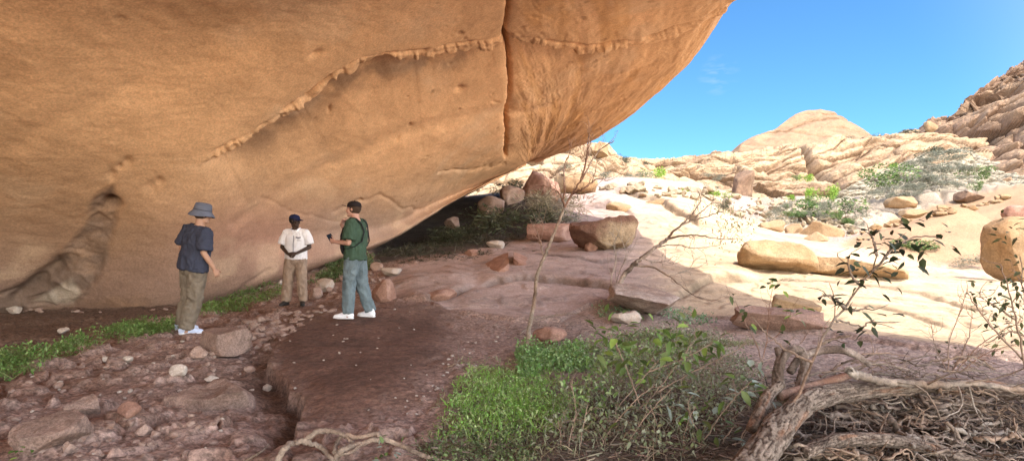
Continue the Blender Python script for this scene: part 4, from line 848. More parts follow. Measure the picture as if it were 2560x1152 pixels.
# --- the man with the sun hat, seen from behind, walking
J1 = dict(turn=R_(-14), nod=R_(-6), head=(.015, .055, 1.645), neck=(.0, .03, 1.50), chest=(0, .02, 1.30), pelvis=(0, -.01, .94), sh=[(-.19, .0, 1.43), (.19, .02, 1.43)], el=[(-.25, -.05, 1.15), (.25, -.02, 1.15)], wr=[(-.24, .06, .91), (.29, .12, .94)],
     hand=[((.05, .25, -1), (1, 0, 0), .5, -1), ((.10, .45, -.9), (-1, .2, 0), .6, 1)], hip=[(-.095, 0, .90), (.095, 0, .90)], kn=[(-.105, .03, .49), (.10, .0, .49)], an=[(-.115, -.04, .09), (.085, -.08, .09)])
p1 = on_ground(470, 830); 
man1, body1, H1 = person('man in grey sun hat, navy T-shirt and khaki trousers walking beside the rock wall', (p1[0] + .0, p1[1], gz(p1[0], p1[1])), R_(-32), J1, (.44, .26, .185), (.36, .16, .13), None)
man1.rotation_euler = (R_(0), R_(9), R_(-32))
trousers(man1, J1, cloth('khaki_cotton', (.175, .145, .112), .25), seat=.178, thigh=.108, knee=.096, cuff=.084, wr=.019, seed=11)
shirt(man1, J1, cloth('navy_cotton', (.042, .048, .076)), chest=(.225, .15), waist=(.225, .155), hem=.06, sleeve=.86, sr=.092, wr=.017, seed=12)
for k in (0, 1): a = np.array(J1['an'][k]); shoe('shoe', (a[0], a[1] + .03, 0), (.30, 1, 0), M_blue_leather, M_sole, man1, lace=M_white_leather)
hair(man1, J1, H1, (.07, .05, .035))
bucket_hat(man1, J1, H1, cloth('slate_grey_canvas', (.115, .125, .165)))
# --- the man in the white shirt, hands folded, looking to his left
J2 = dict(turn=R_(74), nod=R_(-4), head=(.01, .03, 1.62), neck=(0, .01, 1.475), chest=(0, 0, 1.27), pelvis=(0, 0, .92), sh=[(-.185, 0, 1.405), (.185, 0, 1.405)], el=[(-.255, -.01, 1.12), (.265, -.01, 1.12)], wr=[(-.075, .20, 1.005), (.085, .195, .99)],
     hand=[((1, .25, -.15), (.3, -1, 0), .7, 1), ((-1, .35, -.1), (-.3, -1, 0), .9, -1)], hip=[(-.095, 0, .88), (.095, 0, .88)], kn=[(-.12, .03, .48), (.14, .03, .48)], an=[(-.125, -.01, .09), (.19, .0, .09)])
p2 = on_ground(740, 763)
man2, body2, H2 = person('man in white short sleeved shirt and navy cap with hands folded at his waist', tuple(p2), R_(183), J2, (.050, .030, .022), (.06, .028, .022), None)
man2.scale = (.955, .955, .955)
trousers(man2, J2, cloth('tan_drill', (.29, .215, .165), .2), seat=.165, thigh=.102, knee=.088, cuff=.078, wr=.017, seed=21)
M_wshirt = cloth('white_poplin', (.70, .69, .72), var=.06); s2 = shirt(man2, J2, M_wshirt, chest=(.205, .135), waist=(.200, .140), hem=.03, sleeve=.80, sr=.088, wr=.012, seed=22)
M_seam = cloth('grey_piping', (.16, .16, .20))
ribbon('placket', [(.004, .150, .93), (.004, .150, 1.05), (.004, .146, 1.2), (.002, .132, 1.34)], (1, 0, 0), .006, .006, M_seam, s2)
pk = MB(); pk.loft([(-.09, .132, 1.235), (-.09, .128, 1.32)], [(.048, .010), (.048, .010)], right=(1, 0, 0), nseg=10, cap=False); v_, f_ = pk.get(); q_ = mesh_np('pocket', v_, f_, M_wshirt, parent=s2)
ribbon('pocket_flap', [(-.045, .145, 1.305), (-.09, .149, 1.295), (-.135, .140, 1.305)], (0, 0, 1), .012, .005, M_seam, q_)
for sgn in (-1, 1): ribbon('collar', [(.085 * sgn, -.02, 1.475), (.075 * sgn, .06, 1.46), (.030 * sgn, .115, 1.40)], (0, .3, 1), .026, .006, M_wshirt, s2)
for k in (0, 1): a = np.array(J2['an'][k]); shoe('shoe', (a[0], a[1] + .03, 0), (.18 if k else -.35, 1, 0), M_black_leather, M_dark_rubber, man2)
hair(man2, J2, H2, (.012, .010, .009), low=-.05)
cap_hat(man2, J2, H2, cloth('navy_twill', (.012, .016, .055)))
# --- the man in green with the phone, one hand at his chin
J3 = dict(turn=R_(4), nod=R_(3), head=(.0, .035, 1.61), neck=(0, -.005, 1.47), chest=(0, -.02, 1.27), pelvis=(0, .0, .92), sh=[(-.185, -.02, 1.41), (.185, -.02, 1.41)], el=[(-.225, .0, 1.11), (.21, .16, 1.17)], wr=[(-.13, .25, 1.13), (.05, .25, 1.385)],
     hand=[((.25, 1, .12), (.9, -.2, .3), .8, -1), ((-.3, -.5, 1), (-.3, -1, 0), .8, 1)], hip=[(-.095, 0, .88), (.095, 0, .88)], kn=[(-.11, .05, .48), (.11, -.05, .48)], an=[(-.12, .06, .09), (.14, -.17, .09)])
p3 = on_ground(889, 795)
man3, body3, H3 = person('man in green T-shirt and black cap holding a phone, one hand raised to his chin', tuple(p3), R_(80), J3, (.46, .26, .20), (.40, .17, .15), None)
trousers(man3, J3, cloth('washed_blue_grey_denim', (.125, .165, .185), var=.25), seat=.155, thigh=.100, knee=.085, cuff=.076, wr=.018, seed=31)
shirt(man3, J3, cloth('bottle_green_cotton', (.042, .076, .051)), chest=(.205, .14), waist=(.200, .145), hem=.05, sleeve=.84, sr=.088, wr=.015, seed=32)
for k in (0, 1): a = np.array(J3['an'][k]); shoe('shoe', (a[0], a[1] + .03, 0), (-.05 if k == 0 else .2, 1, 0), M_white_leather, M_sole, man3, lace=M_sole)
hair(man3, J3, H3, (.05, .03, .02))
cap_hat(man3, J3, H3, cloth('black_twill', (.018, .013, .014)), lift=.035)
def world_of(o, p): return np.array(o.matrix_world @ Vector(p))
bpy.context.view_layer.update()
# black bag worn on the chest, with straps over the shoulders
bagm = cloth('black_nylon', (.014, .014, .016)); bag = empty('chest_bag', tuple(p3), R_(80)); tag(bag, 'black bag strapped to the chest of the man in green', 'bag')
bb = MB(); bb.loft([(0, .150, .98), (0, .165, 1.06), (0, .160, 1.22), (0, .135, 1.33)], [(.125, .045), (.135, .055), (.13, .05), (.11, .035)], right=(1, 0, 0), nseg=16); fused('pouch', bb, bagm, .012, bag, 4, .006, 14, seed=41)
for s in (-1, 1): ribbon('strap', [(.105 * s, .13, 1.34), (.12 * s, .085, 1.43), (.125 * s, .02, 1.484), (.12 * s, -.06, 1.475), (.10 * s, -.135, 1.40), (.07 * s, -.168, 1.28), (.12 * s, -.160, 1.14), (.20 * s, -.08, 1.06), (.215 * s, .03, 1.03), (.14 * s, .13, 1.03)], (1, 0, 0), .020, .005, bagm, bag)
# phone in his hand
ph = empty('phone', tuple(p3), R_(80)); tag(ph, 'dark phone held in the lower hand of the man in green', 'phone')
def slab(name, c, size, rot, mat, parent, bev=.006):
    bm = bmesh.new(); bmesh.ops.create_cube(bm, size=1); bmesh.ops.scale(bm, vec=size, verts=bm.verts); bmesh.ops.bevel(bm, geom=bm.edges[:], offset=bev, segments=2, affect='EDGES')
    bmesh.ops.transform(bm, matrix=Matrix.Translation(c) @ Euler([R_(x) for x in rot]).to_matrix().to_4x4(), verts=bm.verts); me = bpy.data.meshes.new(name); bm.to_mesh(me); bm.free(); me.materials.append(mat)
    o = bpy.data.objects.new(name, me); COL.objects.link(o); o.parent = parent; return o
hw = np.array(J3['wr'][0]) + unit((.25, 1, .12)) * .11
slab('phone_body', tuple(hw + [.035, .0, .035]), (.010, .074, .150), (-25, -20, 15), material('dark_blue_glass', (.02, .03, .05), var=0, bump=0, rough=.2, spec=.5), ph, .003)
slab('phone_screen', tuple(hw + [.0405, .0, .035]), (.002, .066, .138), (-25, -20, 15), material('black_glass', (.01, .012, .016), var=0, bump=0, rough=.08, spec=.5), ph, .0008)
# ================================================================ PLANTS AND DEAD WOOD
def gzv(x, y):
    a = np.arctan2(x, y); r = np.hypot(x, y)
    i = np.clip(np.searchsorted(A_ANG, a) - 1, 0, len(A_ANG) - 2); j = np.clip(np.searchsorted(A_RAD, r) - 1, 0, len(A_RAD) - 2)
    u = (a - A_ANG[i]) / (A_ANG[i + 1] - A_ANG[i]); v = (r - A_RAD[j]) / (A_RAD[j + 1] - A_RAD[j])
    return (G_Z[i, j] * (1 - u) + G_Z[i + 1, j] * u) * (1 - v) + (G_Z[i, j + 1] * (1 - u) + G_Z[i + 1, j + 1] * u) * v

def ground_samples(poly, n, rs, soft=12, patch=1.6):
    """n random ground points whose position falls in a region given in photo pixels (denser towards its middle)"""
    W_ = np.array([on_ground(a, min(b, 1400)) for a, b in poly]); lo, hi = W_[:, :2].min(0), W_[:, :2].max(0); out = []; cnt = 0
    for _ in range(200):
        q = rs.uniform(lo, hi, (4000, 2)); z = gzv(q[:, 0], q[:, 1]); p = np.column_stack([q, z]); a, b = to_px(p)
        s = inside(a, b, poly); nz = fbm(np.column_stack([q * 2.2, 0 * z]), 3, 77) * 30
        k = (s + nz * patch + rs.uniform(-soft, soft, len(s)) > soft * .3) & (p[:, 1] > 1.2); out.append(p[k]); cnt += k.sum()
        if cnt >= n: break
    return np.vstack(out)[:n]

LT = np.array([[0, 0, 0], [.28, -.46, .05], [.28, 0, -.03], [.28, .46, .05], [.64, -.40, .03], [.64, 0, -.05], [.64, .40, .03], [1, 0, -.08]])
LF3 = np.array([[0, 1, 2], [0, 2, 3], [4, 7, 5], [5, 7, 6]]); LF4 = np.array([[1, 4, 5, 2], [2, 5, 6, 3]])
BT = np.array([[0, -.5, 0], [0, .5, 0], [.5, -.38, 0], [.5, .38, 0], [1, 0, 0]]); BF4 = np.array([[0, 2, 3, 1]]); BF3 = np.array([[2, 4, 3]])
def frames(D, rs, flat=.6):
    D = D / np.maximum(np.linalg.norm(D, axis=1, keepdims=True), 1e-9); up = np.zeros_like(D); up[:, 2] = 1; up += rs.normal(size=D.shape) * flat
    S = np.cross(D, up); S /= np.maximum(np.linalg.norm(S, axis=1, keepdims=True), 1e-9); return D, S, np.cross(S, D)
def leaves_np(pos, D, L, Wd, rs, tmpl='leaf', droop=.25, flat=.6):
    D, S, U = frames(np.asarray(D, float), rs, flat); T = LT if tmpl == 'leaf' else BT; n, m = len(pos), len(T)
    L = np.broadcast_to(np.asarray(L, float), (n,)); Wd = np.broadcast_to(np.asarray(Wd, float), (n,)); dr = droop * rs.uniform(.3, 1.5, n)
    V = pos[:, None] + D[:, None] * (T[None, :, :1] * L[:, None, None]) + S[:, None] * (T[None, :, 1:2] * Wd[:, None, None]) + U[:, None] * (T[None, :, 2:3] * Wd[:, None, None] * 2)
    V[..., 2] -= (T[None, :, 0] ** 2) * (dr * L)[:, None]
    off = (np.arange(n) * m)[:, None, None]; f3, f4 = (LF3, LF4) if tmpl == 'leaf' else (BF3, BF4)
    return V.reshape(-1, 3), [(f4[None] + off).reshape(-1, 4), (f3[None] + off).reshape(-1, 3)], m
def leaf_cols(n, m, base, rs, var=.25, alt=None, p=.2):
    c = np.array(base) * (1 + var * rs.uniform(-1, 1, (n, 1))) * (1 + .10 * rs.uniform(-1, 1, (n, 3)))
    if alt is not None: k = rs.uniform(size=n) < p; c[k] = np.array(alt) * (1 + var * rs.uniform(-1, 1, (k.sum(), 1)))
    return np.repeat(np.clip(c, .004, .95), m, 0)
def join_np(parts):
    V = []; F3 = []; F4 = []; Cc = []; n = 0
    for v, f, c in parts:
        V.append(v); Cc.append(c)
        for a in f: (F4 if a.shape[1] == 4 else F3).append(a + n)
        n += len(v)
    return np.vstack(V), ([np.vstack(F4)] if F4 else []) + ([np.vstack(F3)] if F3 else []), np.vstack(Cc)

M_leaf = material('leaf', attr=True, var=.12, vscale=30, bump=0, rough=.55, trans=.25, spec=.4)
M_dryleaf = material('dry_grass_blades', attr=True, var=.2, vscale=8, bump=0, rough=.9, trans=.15)
M_bark = material('pale_dry_bark', (.23, .18, .14), var=.4, vscale=7, speck=.3, sscale=50, bump=.7, bscale=30, bdist=.01, tint=(.21, .14, .10), tscale=3)
M_darkbark = material('dark_rotten_wood', (.11, .078, .06), var=.4, vscale=9, speck=.3, sscale=50, bump=.9, bscale=22, bdist=.02, tint=(.30, .24, .20), tscale=4)
M_greywood = material('silver_grey_deadwood', (.29, .25, .21), var=.4, vscale=9, speck=.25, sscale=60, bump=.6, bscale=40, bdist=.006, tint=(.26, .19, .14), tscale=3)
M_redwood = material('red_brown_deadwood', (.23, .125, .085), var=.3, vscale=9, speck=.25, sscale=60, bump=.6, bscale=30, bdist=.008, tint=(.34, .26, .21), tscale=3)
M_twig = material('brown_twigs', (.29, .205, .15), var=.35, vscale=6, bump=.3, bscale=60, bdist=.003)

def limb(mb, pts, r0, r1, rs, seg=7, n=None, wob=.15, taper=1.0):
    """a knobbly tapering branch through the points"""
    Q = np.array(pts, float); n = n or max(6, 5 * len(Q)); t = np.linspace(0, len(Q) - 1, n); C_ = catmull(Q, t)
    L = np.linalg.norm(Q[-1] - Q[0]); C_[1:-1] += rs.normal(size=(n - 2, 3)) * min(r0 * wob, L * .02)
    r = r0 + (r1 - r0) * np.linspace(0, 1, n) ** taper; r = r * (1 + .10 * rs.uniform(-1, 1, n)); mb.loft(C_, r, nseg=seg, cap=False); return C_
def twigs(mb, C_, rs, num, length, r, up=.4, depth=1, seg=4, lo=.25, tips=None, spread=1.0):
    for _ in range(num):
        k = rs.randint(int(len(C_) * lo), len(C_)); b = C_[k]; T = unit(C_[min(k + 1, len(C_) - 1)] - C_[max(k - 1, 0)])
        d = unit(T * .9 + rs.normal(size=3) * .65 * spread + [0, 0, up * .5]); L = length * rs.uniform(.5, 1.2); m = b + d * L * .5 + rs.normal(size=3) * L * .08; e = b + unit(d + [0, 0, up * .4] + rs.normal(size=3) * .25) * L
        c = limb(mb, [b, m, e], r, r * .45, rs, seg, 6, .3)
        if tips is not None: tips.append((e, unit(e - m)))
        if depth > 1: twigs(mb, c, rs, rs.randint(2, 4), length * .55, r * .6, up, depth - 1, seg, .3, tips, spread)
def wood(name, mb, mat, parent=None): V, F = mb.get(); return mesh_np(name, V, F, mat, parent=parent)
def PX(pts, d, rs=None, jit=0.0):
    out = []
    for k, q in enumerate(pts):
        dd = q[2] if len(q) > 2 else d; out.append(P(q[0], q[1], dd + (rs.uniform(-jit, jit) if rs is not None else 0)))
    return out
def local(root, obs):
    return root

rs = np.random.RandomState(77)
# --- thin bare tree in the middle
b0 = on_ground(1312, 882); d0 = b0[1]; t1 = empty('bare_tree', tuple(b0)); tag(t1, 'thin bare tree with one slender crooked stem rising in front of the dark boulders', 'tree')
mb = MB(); C1 = limb(mb, [b0 - [0, 0, .05]] + PX([(1322, 830), (1331, 780), (1338, 735), (1342, 690), (1362, 640), (1382, 590), (1398, 552), (1411, 520)], d0), .026, .014, rs, 9, 60, .15)
tr = wood('trunk', mb, M_bark); tr.parent = t1; tr.matrix_parent_inverse = Matrix.Translation(b0).inverted()
def attach(o, root): o.parent = root; o.matrix_parent_inverse = Matrix.Translation(root.location).inverted() if root.rotation_euler.z == 0 else root.matrix_world.inverted(); return o
for pts in ([(1411, 520), (1406, 500), (1396, 480), (1372, 468), (1340, 462)], [(1411, 520), (1428, 488), (1452, 452), (1478, 405), (1500, 375), (1535, 352)], [(1408, 505), (1412, 470), (1410, 430), (1416, 398)], [(1428, 488), (1460, 470), (1492, 448), (1520, 452)], [(1452, 452), (1462, 415), (1470, 370), (1472, 340)], [(1360, 645), (1352, 610), (1340, 570)]):
    mb = MB(); c = limb(mb, PX(pts, d0, rs, .12), .0125, .005, rs, 6, 24, .3); twigs(mb, c, rs, 7, .26, .0036, .5, 2); attach(wood('branch', mb, M_redwood), t1)
# --- leaning bare tree further back
b0 = on_ground(1530, 745); d0 = b0[1]; t2 = empty('bare_tree', tuple(b0)); tag(t2, 'leaning bare tree with a forked bushy top growing out beside the thick grey slab', 'tree')
mb = MB(); limb(mb, [b0 - [0, 0, .08]] + PX([(1545, 715), (1560, 690), (1582, 664), (1604, 645), (1640, 618), (1668, 598)], d0), .055, .030, rs, 9, 40, .15); attach(wood('trunk', mb, M_darkbark), t2)
for pts, r in (([(1668, 598), (1690, 572), (1720, 556), (1762, 542), (1810, 528)], .026), ([(1668, 598), (1705, 590), (1745, 588), (1790, 596), (1830, 600)], .020), ([(1700, 566), (1735, 528), (1752, 500), (1745, 478)], .016), ([(1640, 618), (1690, 612), (1740, 620), (1800, 612)], .014), ([(1720, 556), (1765, 520), (1790, 495)], .014),
               ([(1586, 664), (1630, 668), (1672, 690), (1705, 715), (1735, 738), (1790, 752), (1830, 750)], .020), ([(1604, 645), (1640, 655), (1672, 652)], .012), ([(1535, 735), (1528, 700), (1540, 650), (1535, 610), (1548, 585)], .013), ([(1538, 735), (1545, 690), (1565, 640), (1560, 612)], .010), ([(1672, 690), (1720, 675), (1760, 662)], .010)):
    mb = MB(); c = limb(mb, PX(pts, d0, rs, .25), r, r * .3, rs, 6, 26, .3); twigs(mb, c, rs, 7, .38, .0052, .35, 2); attach(wood('branch', mb, M_greywood if rs.uniform() < .5 else M_bark), t2)
q = np.array([P(rs.normal(1830, 34), rs.normal(562, 30), d0 + rs.normal(0, .25)) for _ in range(240)]); v, f, m = leaves_np(q, rs.normal(size=q.shape), rs.uniform(.04, .09, len(q)), .022, rs); attach(mesh_np('foliage', v, f, M_leaf, leaf_cols(len(q), m, (.20, .22, .07), rs)), t2)

# --- bushes
def bush_mesh(seed, n, leaf=(.05, .12), base=(.16, .19, .11), alt=None, p=.25, wid=.4, stems=True, lump=7):
    r = np.random.RandomState(seed); cs = r.normal(size=(lump, 3)) * [.24, .24, .13] + [0, 0, .45]; rad = r.uniform(.16, .30, lump)
    k = r.randint(0, lump, n); d = r.normal(size=(n, 3)); d /= np.linalg.norm(d, axis=1, keepdims=True); q = cs[k] + d * (rad[k] * r.uniform(.35, 1, n) ** .5)[:, None]
    q[:, 2] = np.abs(q[:, 2]); v, f, m = leaves_np(q, d + [0, 0, .35] + r.normal(size=d.shape) * .5, r.uniform(*leaf, n), r.uniform(leaf[0], leaf[1], n) * wid, r, flat=.9)
    parts = [(v, f, leaf_cols(n, m, base, r, .35, alt, p))]; return join_np(parts)
BK = {}
for kind, base, alt, p, leaf, wid, n in (('grey', (.155, .170, .125), (.26, .26, .20), .4, (.05, .11), .35, 900), ('green', (.09, .16, .050), (.15, .23, .06), .4, (.05, .11), .45, 1000), ('bright', (.16, .30, .03), (.25, .40, .05), .4, (.07, .15), .30, 800), ('dark', (.07, .085, .055), (.13, .14, .09), .3, (.05, .11), .4, 900), ('olive', (.07, .085, .045), (.14, .15, .09), .35, (.05, .13), .22, 1100), ('straw', (.40, .35, .24), (.30, .26, .17), .4, (.10, .30), .06, 900)):
    BK[kind] = []
    for k in range(3):
        v, f, c = bush_mesh(900 + k + 10 * len(BK), n, leaf, base, alt, p, wid); me_o = mesh_np('bush', v, f, M_leaf, c); BK[kind].append(me_o)
_used = set()
def bush(kind, cx, by, w, h, d, label, group=None, cat='bush', name='bush'):
    i = rs.randint(0, 3); pr_ = BK[kind][i]; first = (kind, i) not in _used; _used.add((kind, i))
    o = pr_ if first else pr_.copy()
    if not first: COL.objects.link(o)
    p = P(cx, by, d) if d else on_ground(cx, by); d = p[1]; o.location = (p[0], p[1], p[2] - h / FPX * d * .06)
    s = w / FPX * d / 1.0; o.scale = (s, s, h / FPX * d / .85); o.rotation_euler = (0, 0, rs.uniform(0, 6.28))
    for key in ('label', 'category', 'group'):
        if key in o: del o[key]
    return tag(o, label, cat, group)
for kind, cx, by, w, h, d, label in [
    ('bright', 1636, 446, 44, 32, 46, 'vivid green bush on the ledge beside the cliff shoulder'), ('grey', 1608, 450, 44, 30, 46, 'grey green bush touching the vivid green one on the ledge'),
    ('bright', 1717, 494, 24, 30, 34, 'small bright upright shrub at the top of the sunlit slab'), ('bright', 1786, 498, 46, 26, 34, 'low bright bush above the crown of the leaning bare tree'), ('dark', 1812, 522, 46, 30, 30, 'dusty dark bush behind the crown of the leaning bare tree'),
    ('grey', 1508, 450, 50, 26, 39, 'grey bush at the foot of the cliff shoulder'), ('grey', 1572, 452, 36, 22, 40, 'small grey bush between the cliff shoulder and the ledge'), ('grey', 1416, 424, 50, 16, 44, 'thin grey bush high on the cliff shoulder'),
    ('green', 2195, 470, 96, 58, 42, 'broad vivid green bush at the head of the scree'), ('green', 2030, 542, 120, 52, 34, 'wide rounded bush, biggest of the scree bushes'), ('dark', 2128, 536, 66, 40, 35, 'dark twiggy bush in the middle of the scree'),
    ('bright', 2022, 498, 30, 38, 40, 'spiky yellow green bush like a candelabra below the cliff'), ('bright', 2082, 502, 34, 44, 40, 'yellow green upright bush next to the dark twiggy bush'), ('bright', 2022, 456, 26, 26, 44, 'bright green bush half way up the layered cliff'), ('bright', 1980, 502, 16, 22, 42, 'tiny bright shrub under a ledge of the layered cliff'),
    ('green', 1992, 452, 22, 18, 46, 'dark green tuft on a crack of the layered cliff'), ('dark', 2250, 352, 90, 26, 70, 'dark bush line seen against the sky on the saddle'), ('grey', 2188, 350, 40, 14, 72, 'small grey bush against the sky beside the bald dome'), ('grey', 2112, 362, 60, 18, 68, 'grey bush on the rim under the bald dome'),
    ('dark', 2330, 392, 66, 30, 50, 'dark bush in the gap below the blocky hill'), ('grey', 2390, 392, 70, 30, 46, 'grey bush at the top of the scree under the blocky hill'), ('bright', 2232, 424, 22, 22, 48, 'single bright tuft at the edge of the layered cliff'),
    ('green', 2446, 446, 60, 34, 42, 'mid green bush at the side of the scree'), ('green', 2440, 476, 30, 26, 38, 'round blue green bush above the smooth slope'), ('green', 2402, 624, 24, 16, 24, 'tiny bush alone on the smooth sunlit slope'),
    ('green', 2282, 632, 96, 42, 21, 'olive bush on the far side of the slab behind the sapling leaves'), ('grey', 2440, 664, 80, 26, 18.4, 'low grey bush at the lower edge of the smooth slope'), ('dark', 2246, 500, 40, 26, 37, 'dark bush above the broken block on the lip of the slope'),
    ('green', 2096, 602, 50, 22, 29, 'low green bush at the bottom of the scree'), ('dark', 1566, 408, 30, 22, 52, 'dark bush on the skyline of the cliff shoulder'), ('dark', 1612, 412, 18, 10, 60, 'tiny dark bush on the skyline'), ('grey', 1948, 560, 60, 24, 29, 'grey bush among the pale flat boulders'),
    ('grey', 2290, 470, 90, 40, 42, 'wide grey bush spread over the scree'), ('grey', 2350, 440, 80, 40, 43, 'grey thicket high on the scree')]: bush(kind, cx, by, w, h, d, label)
for k, (cx, by) in enumerate(in_poly_spots([(1850, 560), (1920, 500), (2060, 510), (2170, 540), (2120, 600), (1980, 570)], 26, rs)): bush('grey' if k % 3 else 'green', cx, by, rs.uniform(20, 50), rs.uniform(12, 26), rs.uniform(30, 36), 'small grey green bush among the tumbled scree boulders', 'small bushes in the scree')
for k, (cx, by) in enumerate(in_poly_spots([(2160, 500), (2260, 420), (2360, 380), (2440, 400), (2400, 470), (2250, 500)], 44, rs)): bush('grey', cx, by, rs.uniform(20, 50), rs.uniform(10, 20), mix(37, 46, (500 - by) / 120), 'grey shrub on the pale scree below the blocky hill', 'grey shrubs on the upper scree')
for k in range(10): cx = rs.uniform(1500, 1830); bush('grey', cx, rs.uniform(440, 490), rs.uniform(18, 36), rs.uniform(10, 18), rs.uniform(38, 42), 'small grey bush on the ledge below the cliff', 'small bushes on the ledge')
for kind, cx, by, w, h, d, label in [('dark', 1268, 486, 80, 44, 28.5, 'dark green bush under the tip of the overhang'), ('olive', 1250, 584, 210, 80, 21, 'big green bush filling the mouth of the dark hollow'), ('olive', 1125, 604, 150, 50, 19.5, 'dark bush deep in the hollow beside the big green bush'), ('olive', 1345, 562, 120, 50, 22.5, 'dim grey green bush between the big green bush and the boulders'),
    ('straw', 1420, 556, 150, 80, 22.6, 'pale straw coloured dry tuft behind the dark boulders'), ('straw', 1335, 530, 100, 60, 25, 'dry pale bush in front of the tall brown boulder'), ('grey', 1395, 566, 120, 36, 20, 'drooping grey tuft right behind the rounded low boulder'), ('dark', 1175, 586, 80, 30, 21, 'small green bush at the back of the hollow')]: bush(kind, cx, by, w, h, d, label)
for kind in BK:
    for i, o in enumerate(BK[kind]):
        if (kind, i) not in _used: bpy.data.objects.remove(o, do_unlink=True)
# --- dry grass lying in the hollow
p = ground_samples([(950, 630), (1060, 598), (1180, 580), (1330, 575), (1400, 582), (1320, 600), (1180, 628), (1060, 650), (950, 660)], 5200, rs)
v, f, m = leaves_np(p, rs.normal(size=p.shape) * [.8, .5, .2] + [.3, -.3, .3], rs.uniform(.15, .45, len(p)), rs.uniform(.010, .022, len(p)), rs, 'blade', .5)
tag(mesh_np('dry_grass', v, f, M_dryleaf, leaf_cols(len(p), m, (.10, .09, .065), rs, .5, (.045, .05, .03), .5)), kind='stuff')

# --- green weeds and grass
def weeds(name, poly, n, hgt, base, alt, blades=0, leafw=.5, L=(.02, .05), bb=None, soft=16, patch=2.4, lean=.55):
    p = ground_samples(poly, n, rs, soft, patch); k = fbm(np.column_stack([p[:, :2] * 5, 0 * p[:, 0]]), 3, 55); p[:, 2] += rs.uniform(0, 1, len(p)) ** .8 * hgt * (.55 + .9 * np.clip(k + .3, 0, 1)); parts = []
    v, f, m = leaves_np(p, rs.normal(size=p.shape) + [0, 0, .5], rs.uniform(*L, len(p)), rs.uniform(*L, len(p)) * leafw, rs, flat=.5); parts.append((v, f, leaf_cols(len(p), m, base, rs, .3, alt, .35)))
    if blades:
        p = ground_samples(poly, blades, rs, soft, patch); k = fbm(np.column_stack([p[:, :2] * 5, 0 * p[:, 0]]), 3, 55)
        v, f, m = leaves_np(p, rs.normal(size=p.shape) * lean + [0, 0, 1], hgt * rs.uniform(.5, 1.3, len(p)) * (.7 + .7 * np.clip(k + .3, 0, 1)), rs.uniform(.004, .008, len(p)), rs, 'blade', .35); parts.append((v, f, leaf_cols(len(p), m, bb or base, rs, .3, alt, .3)))
    v, f, c = join_np(parts); return tag(mesh_np(name, v, f, M_leaf, c), kind='stuff')
weeds('weeds', [(-80, 950), (0, 905), (150, 868), (330, 816), (440, 798), (440, 816), (330, 838), (170, 885), (0, 930), (-80, 975)], 5200, .15, (.115, .215, .05), (.20, .29, .10), 1800, bb=(.20, .24, .09), patch=1.3)
weeds('weeds', [(500, 766), (600, 738), (700, 712), (705, 738), (610, 768), (520, 790)], 2200, .16, (.11, .205, .045), (.19, .27, .09), 1000, L=(.03, .06), bb=(.19, .23, .08), patch=1.4)
weeds('weeds', [(770, 700), (850, 655), (930, 640), (930, 665), (860, 690), (780, 712)], 2600, .16, (.10, .16, .06), (.18, .22, .10), 600, L=(.04, .08))
weeds('grass', [(1120, 1020), (1165, 945), (1250, 925), (1330, 925), (1400, 950), (1420, 1010), (1380, 1060), (1300, 1095), (1190, 1110), (1080, 1100)], 2600, .10, (.18, .34, .07), (.34, .44, .18), 4600, L=(.012, .032), bb=(.22, .39, .07), soft=45, patch=2.6, lean=.95)
weeds('grass', [(1060, 1080), (1150, 960), (1260, 905), (1420, 900), (1520, 1000), (1440, 1110), (1250, 1150), (1080, 1120)], 900, .07, (.17, .22, .09), (.26, .25, .13), 2600, L=(.012, .03), bb=(.24, .26, .12), soft=60, patch=3, lean=1.1)
weeds('weeds', [(1290, 900), (1330, 868), (1400, 870), (1470, 900), (1490, 935), (1420, 960), (1330, 935)], 3600, .16, (.15, .27, .075), (.27, .39, .17), 900, L=(.02, .045), leafw=.65)
weeds('weeds', [(1390, 1080), (1420, 960), (1490, 890), (1600, 850), (1740, 850), (1700, 920), (1580, 960), (1500, 1060)], 1500, .20, (.16, .25, .07), (.28, .36, .16), 300, L=(.025, .06), soft=40, patch=3)
weeds('undergrowth', [(1450, 905), (1560, 850), (1750, 830), (1880, 880), (1900, 980), (1850, 1100), (1700, 1180), (1280, 1180), (1400, 1060), (1480, 960)], 8500, .17, (.17, .19, .10), (.28, .30, .20), 1800, L=(.015, .042), bb=(.28, .24, .16))
weeds('undergrowth', [(1040, 1110), (1180, 1080), (1330, 1080), (1400, 1190), (1150, 1200)], 1200, .06, (.12, .17, .06), (.20, .24, .12), 900, L=(.015, .035), bb=(.22, .19, .11))
weeds('weeds', [(1480, 770), (1520, 752), (1560, 780), (1700, 800), (1760, 792), (1770, 812), (1680, 815), (1560, 800)], 700, .09, (.14, .25, .12), (.25, .36, .22), 0, L=(.03, .06))
weeds('weeds', [(1700, 860), (1800, 848), (1880, 850), (1860, 872), (1740, 876)], 500, .04, (.17, .20, .08), (.22, .25, .1), 700, L=(.015, .03))
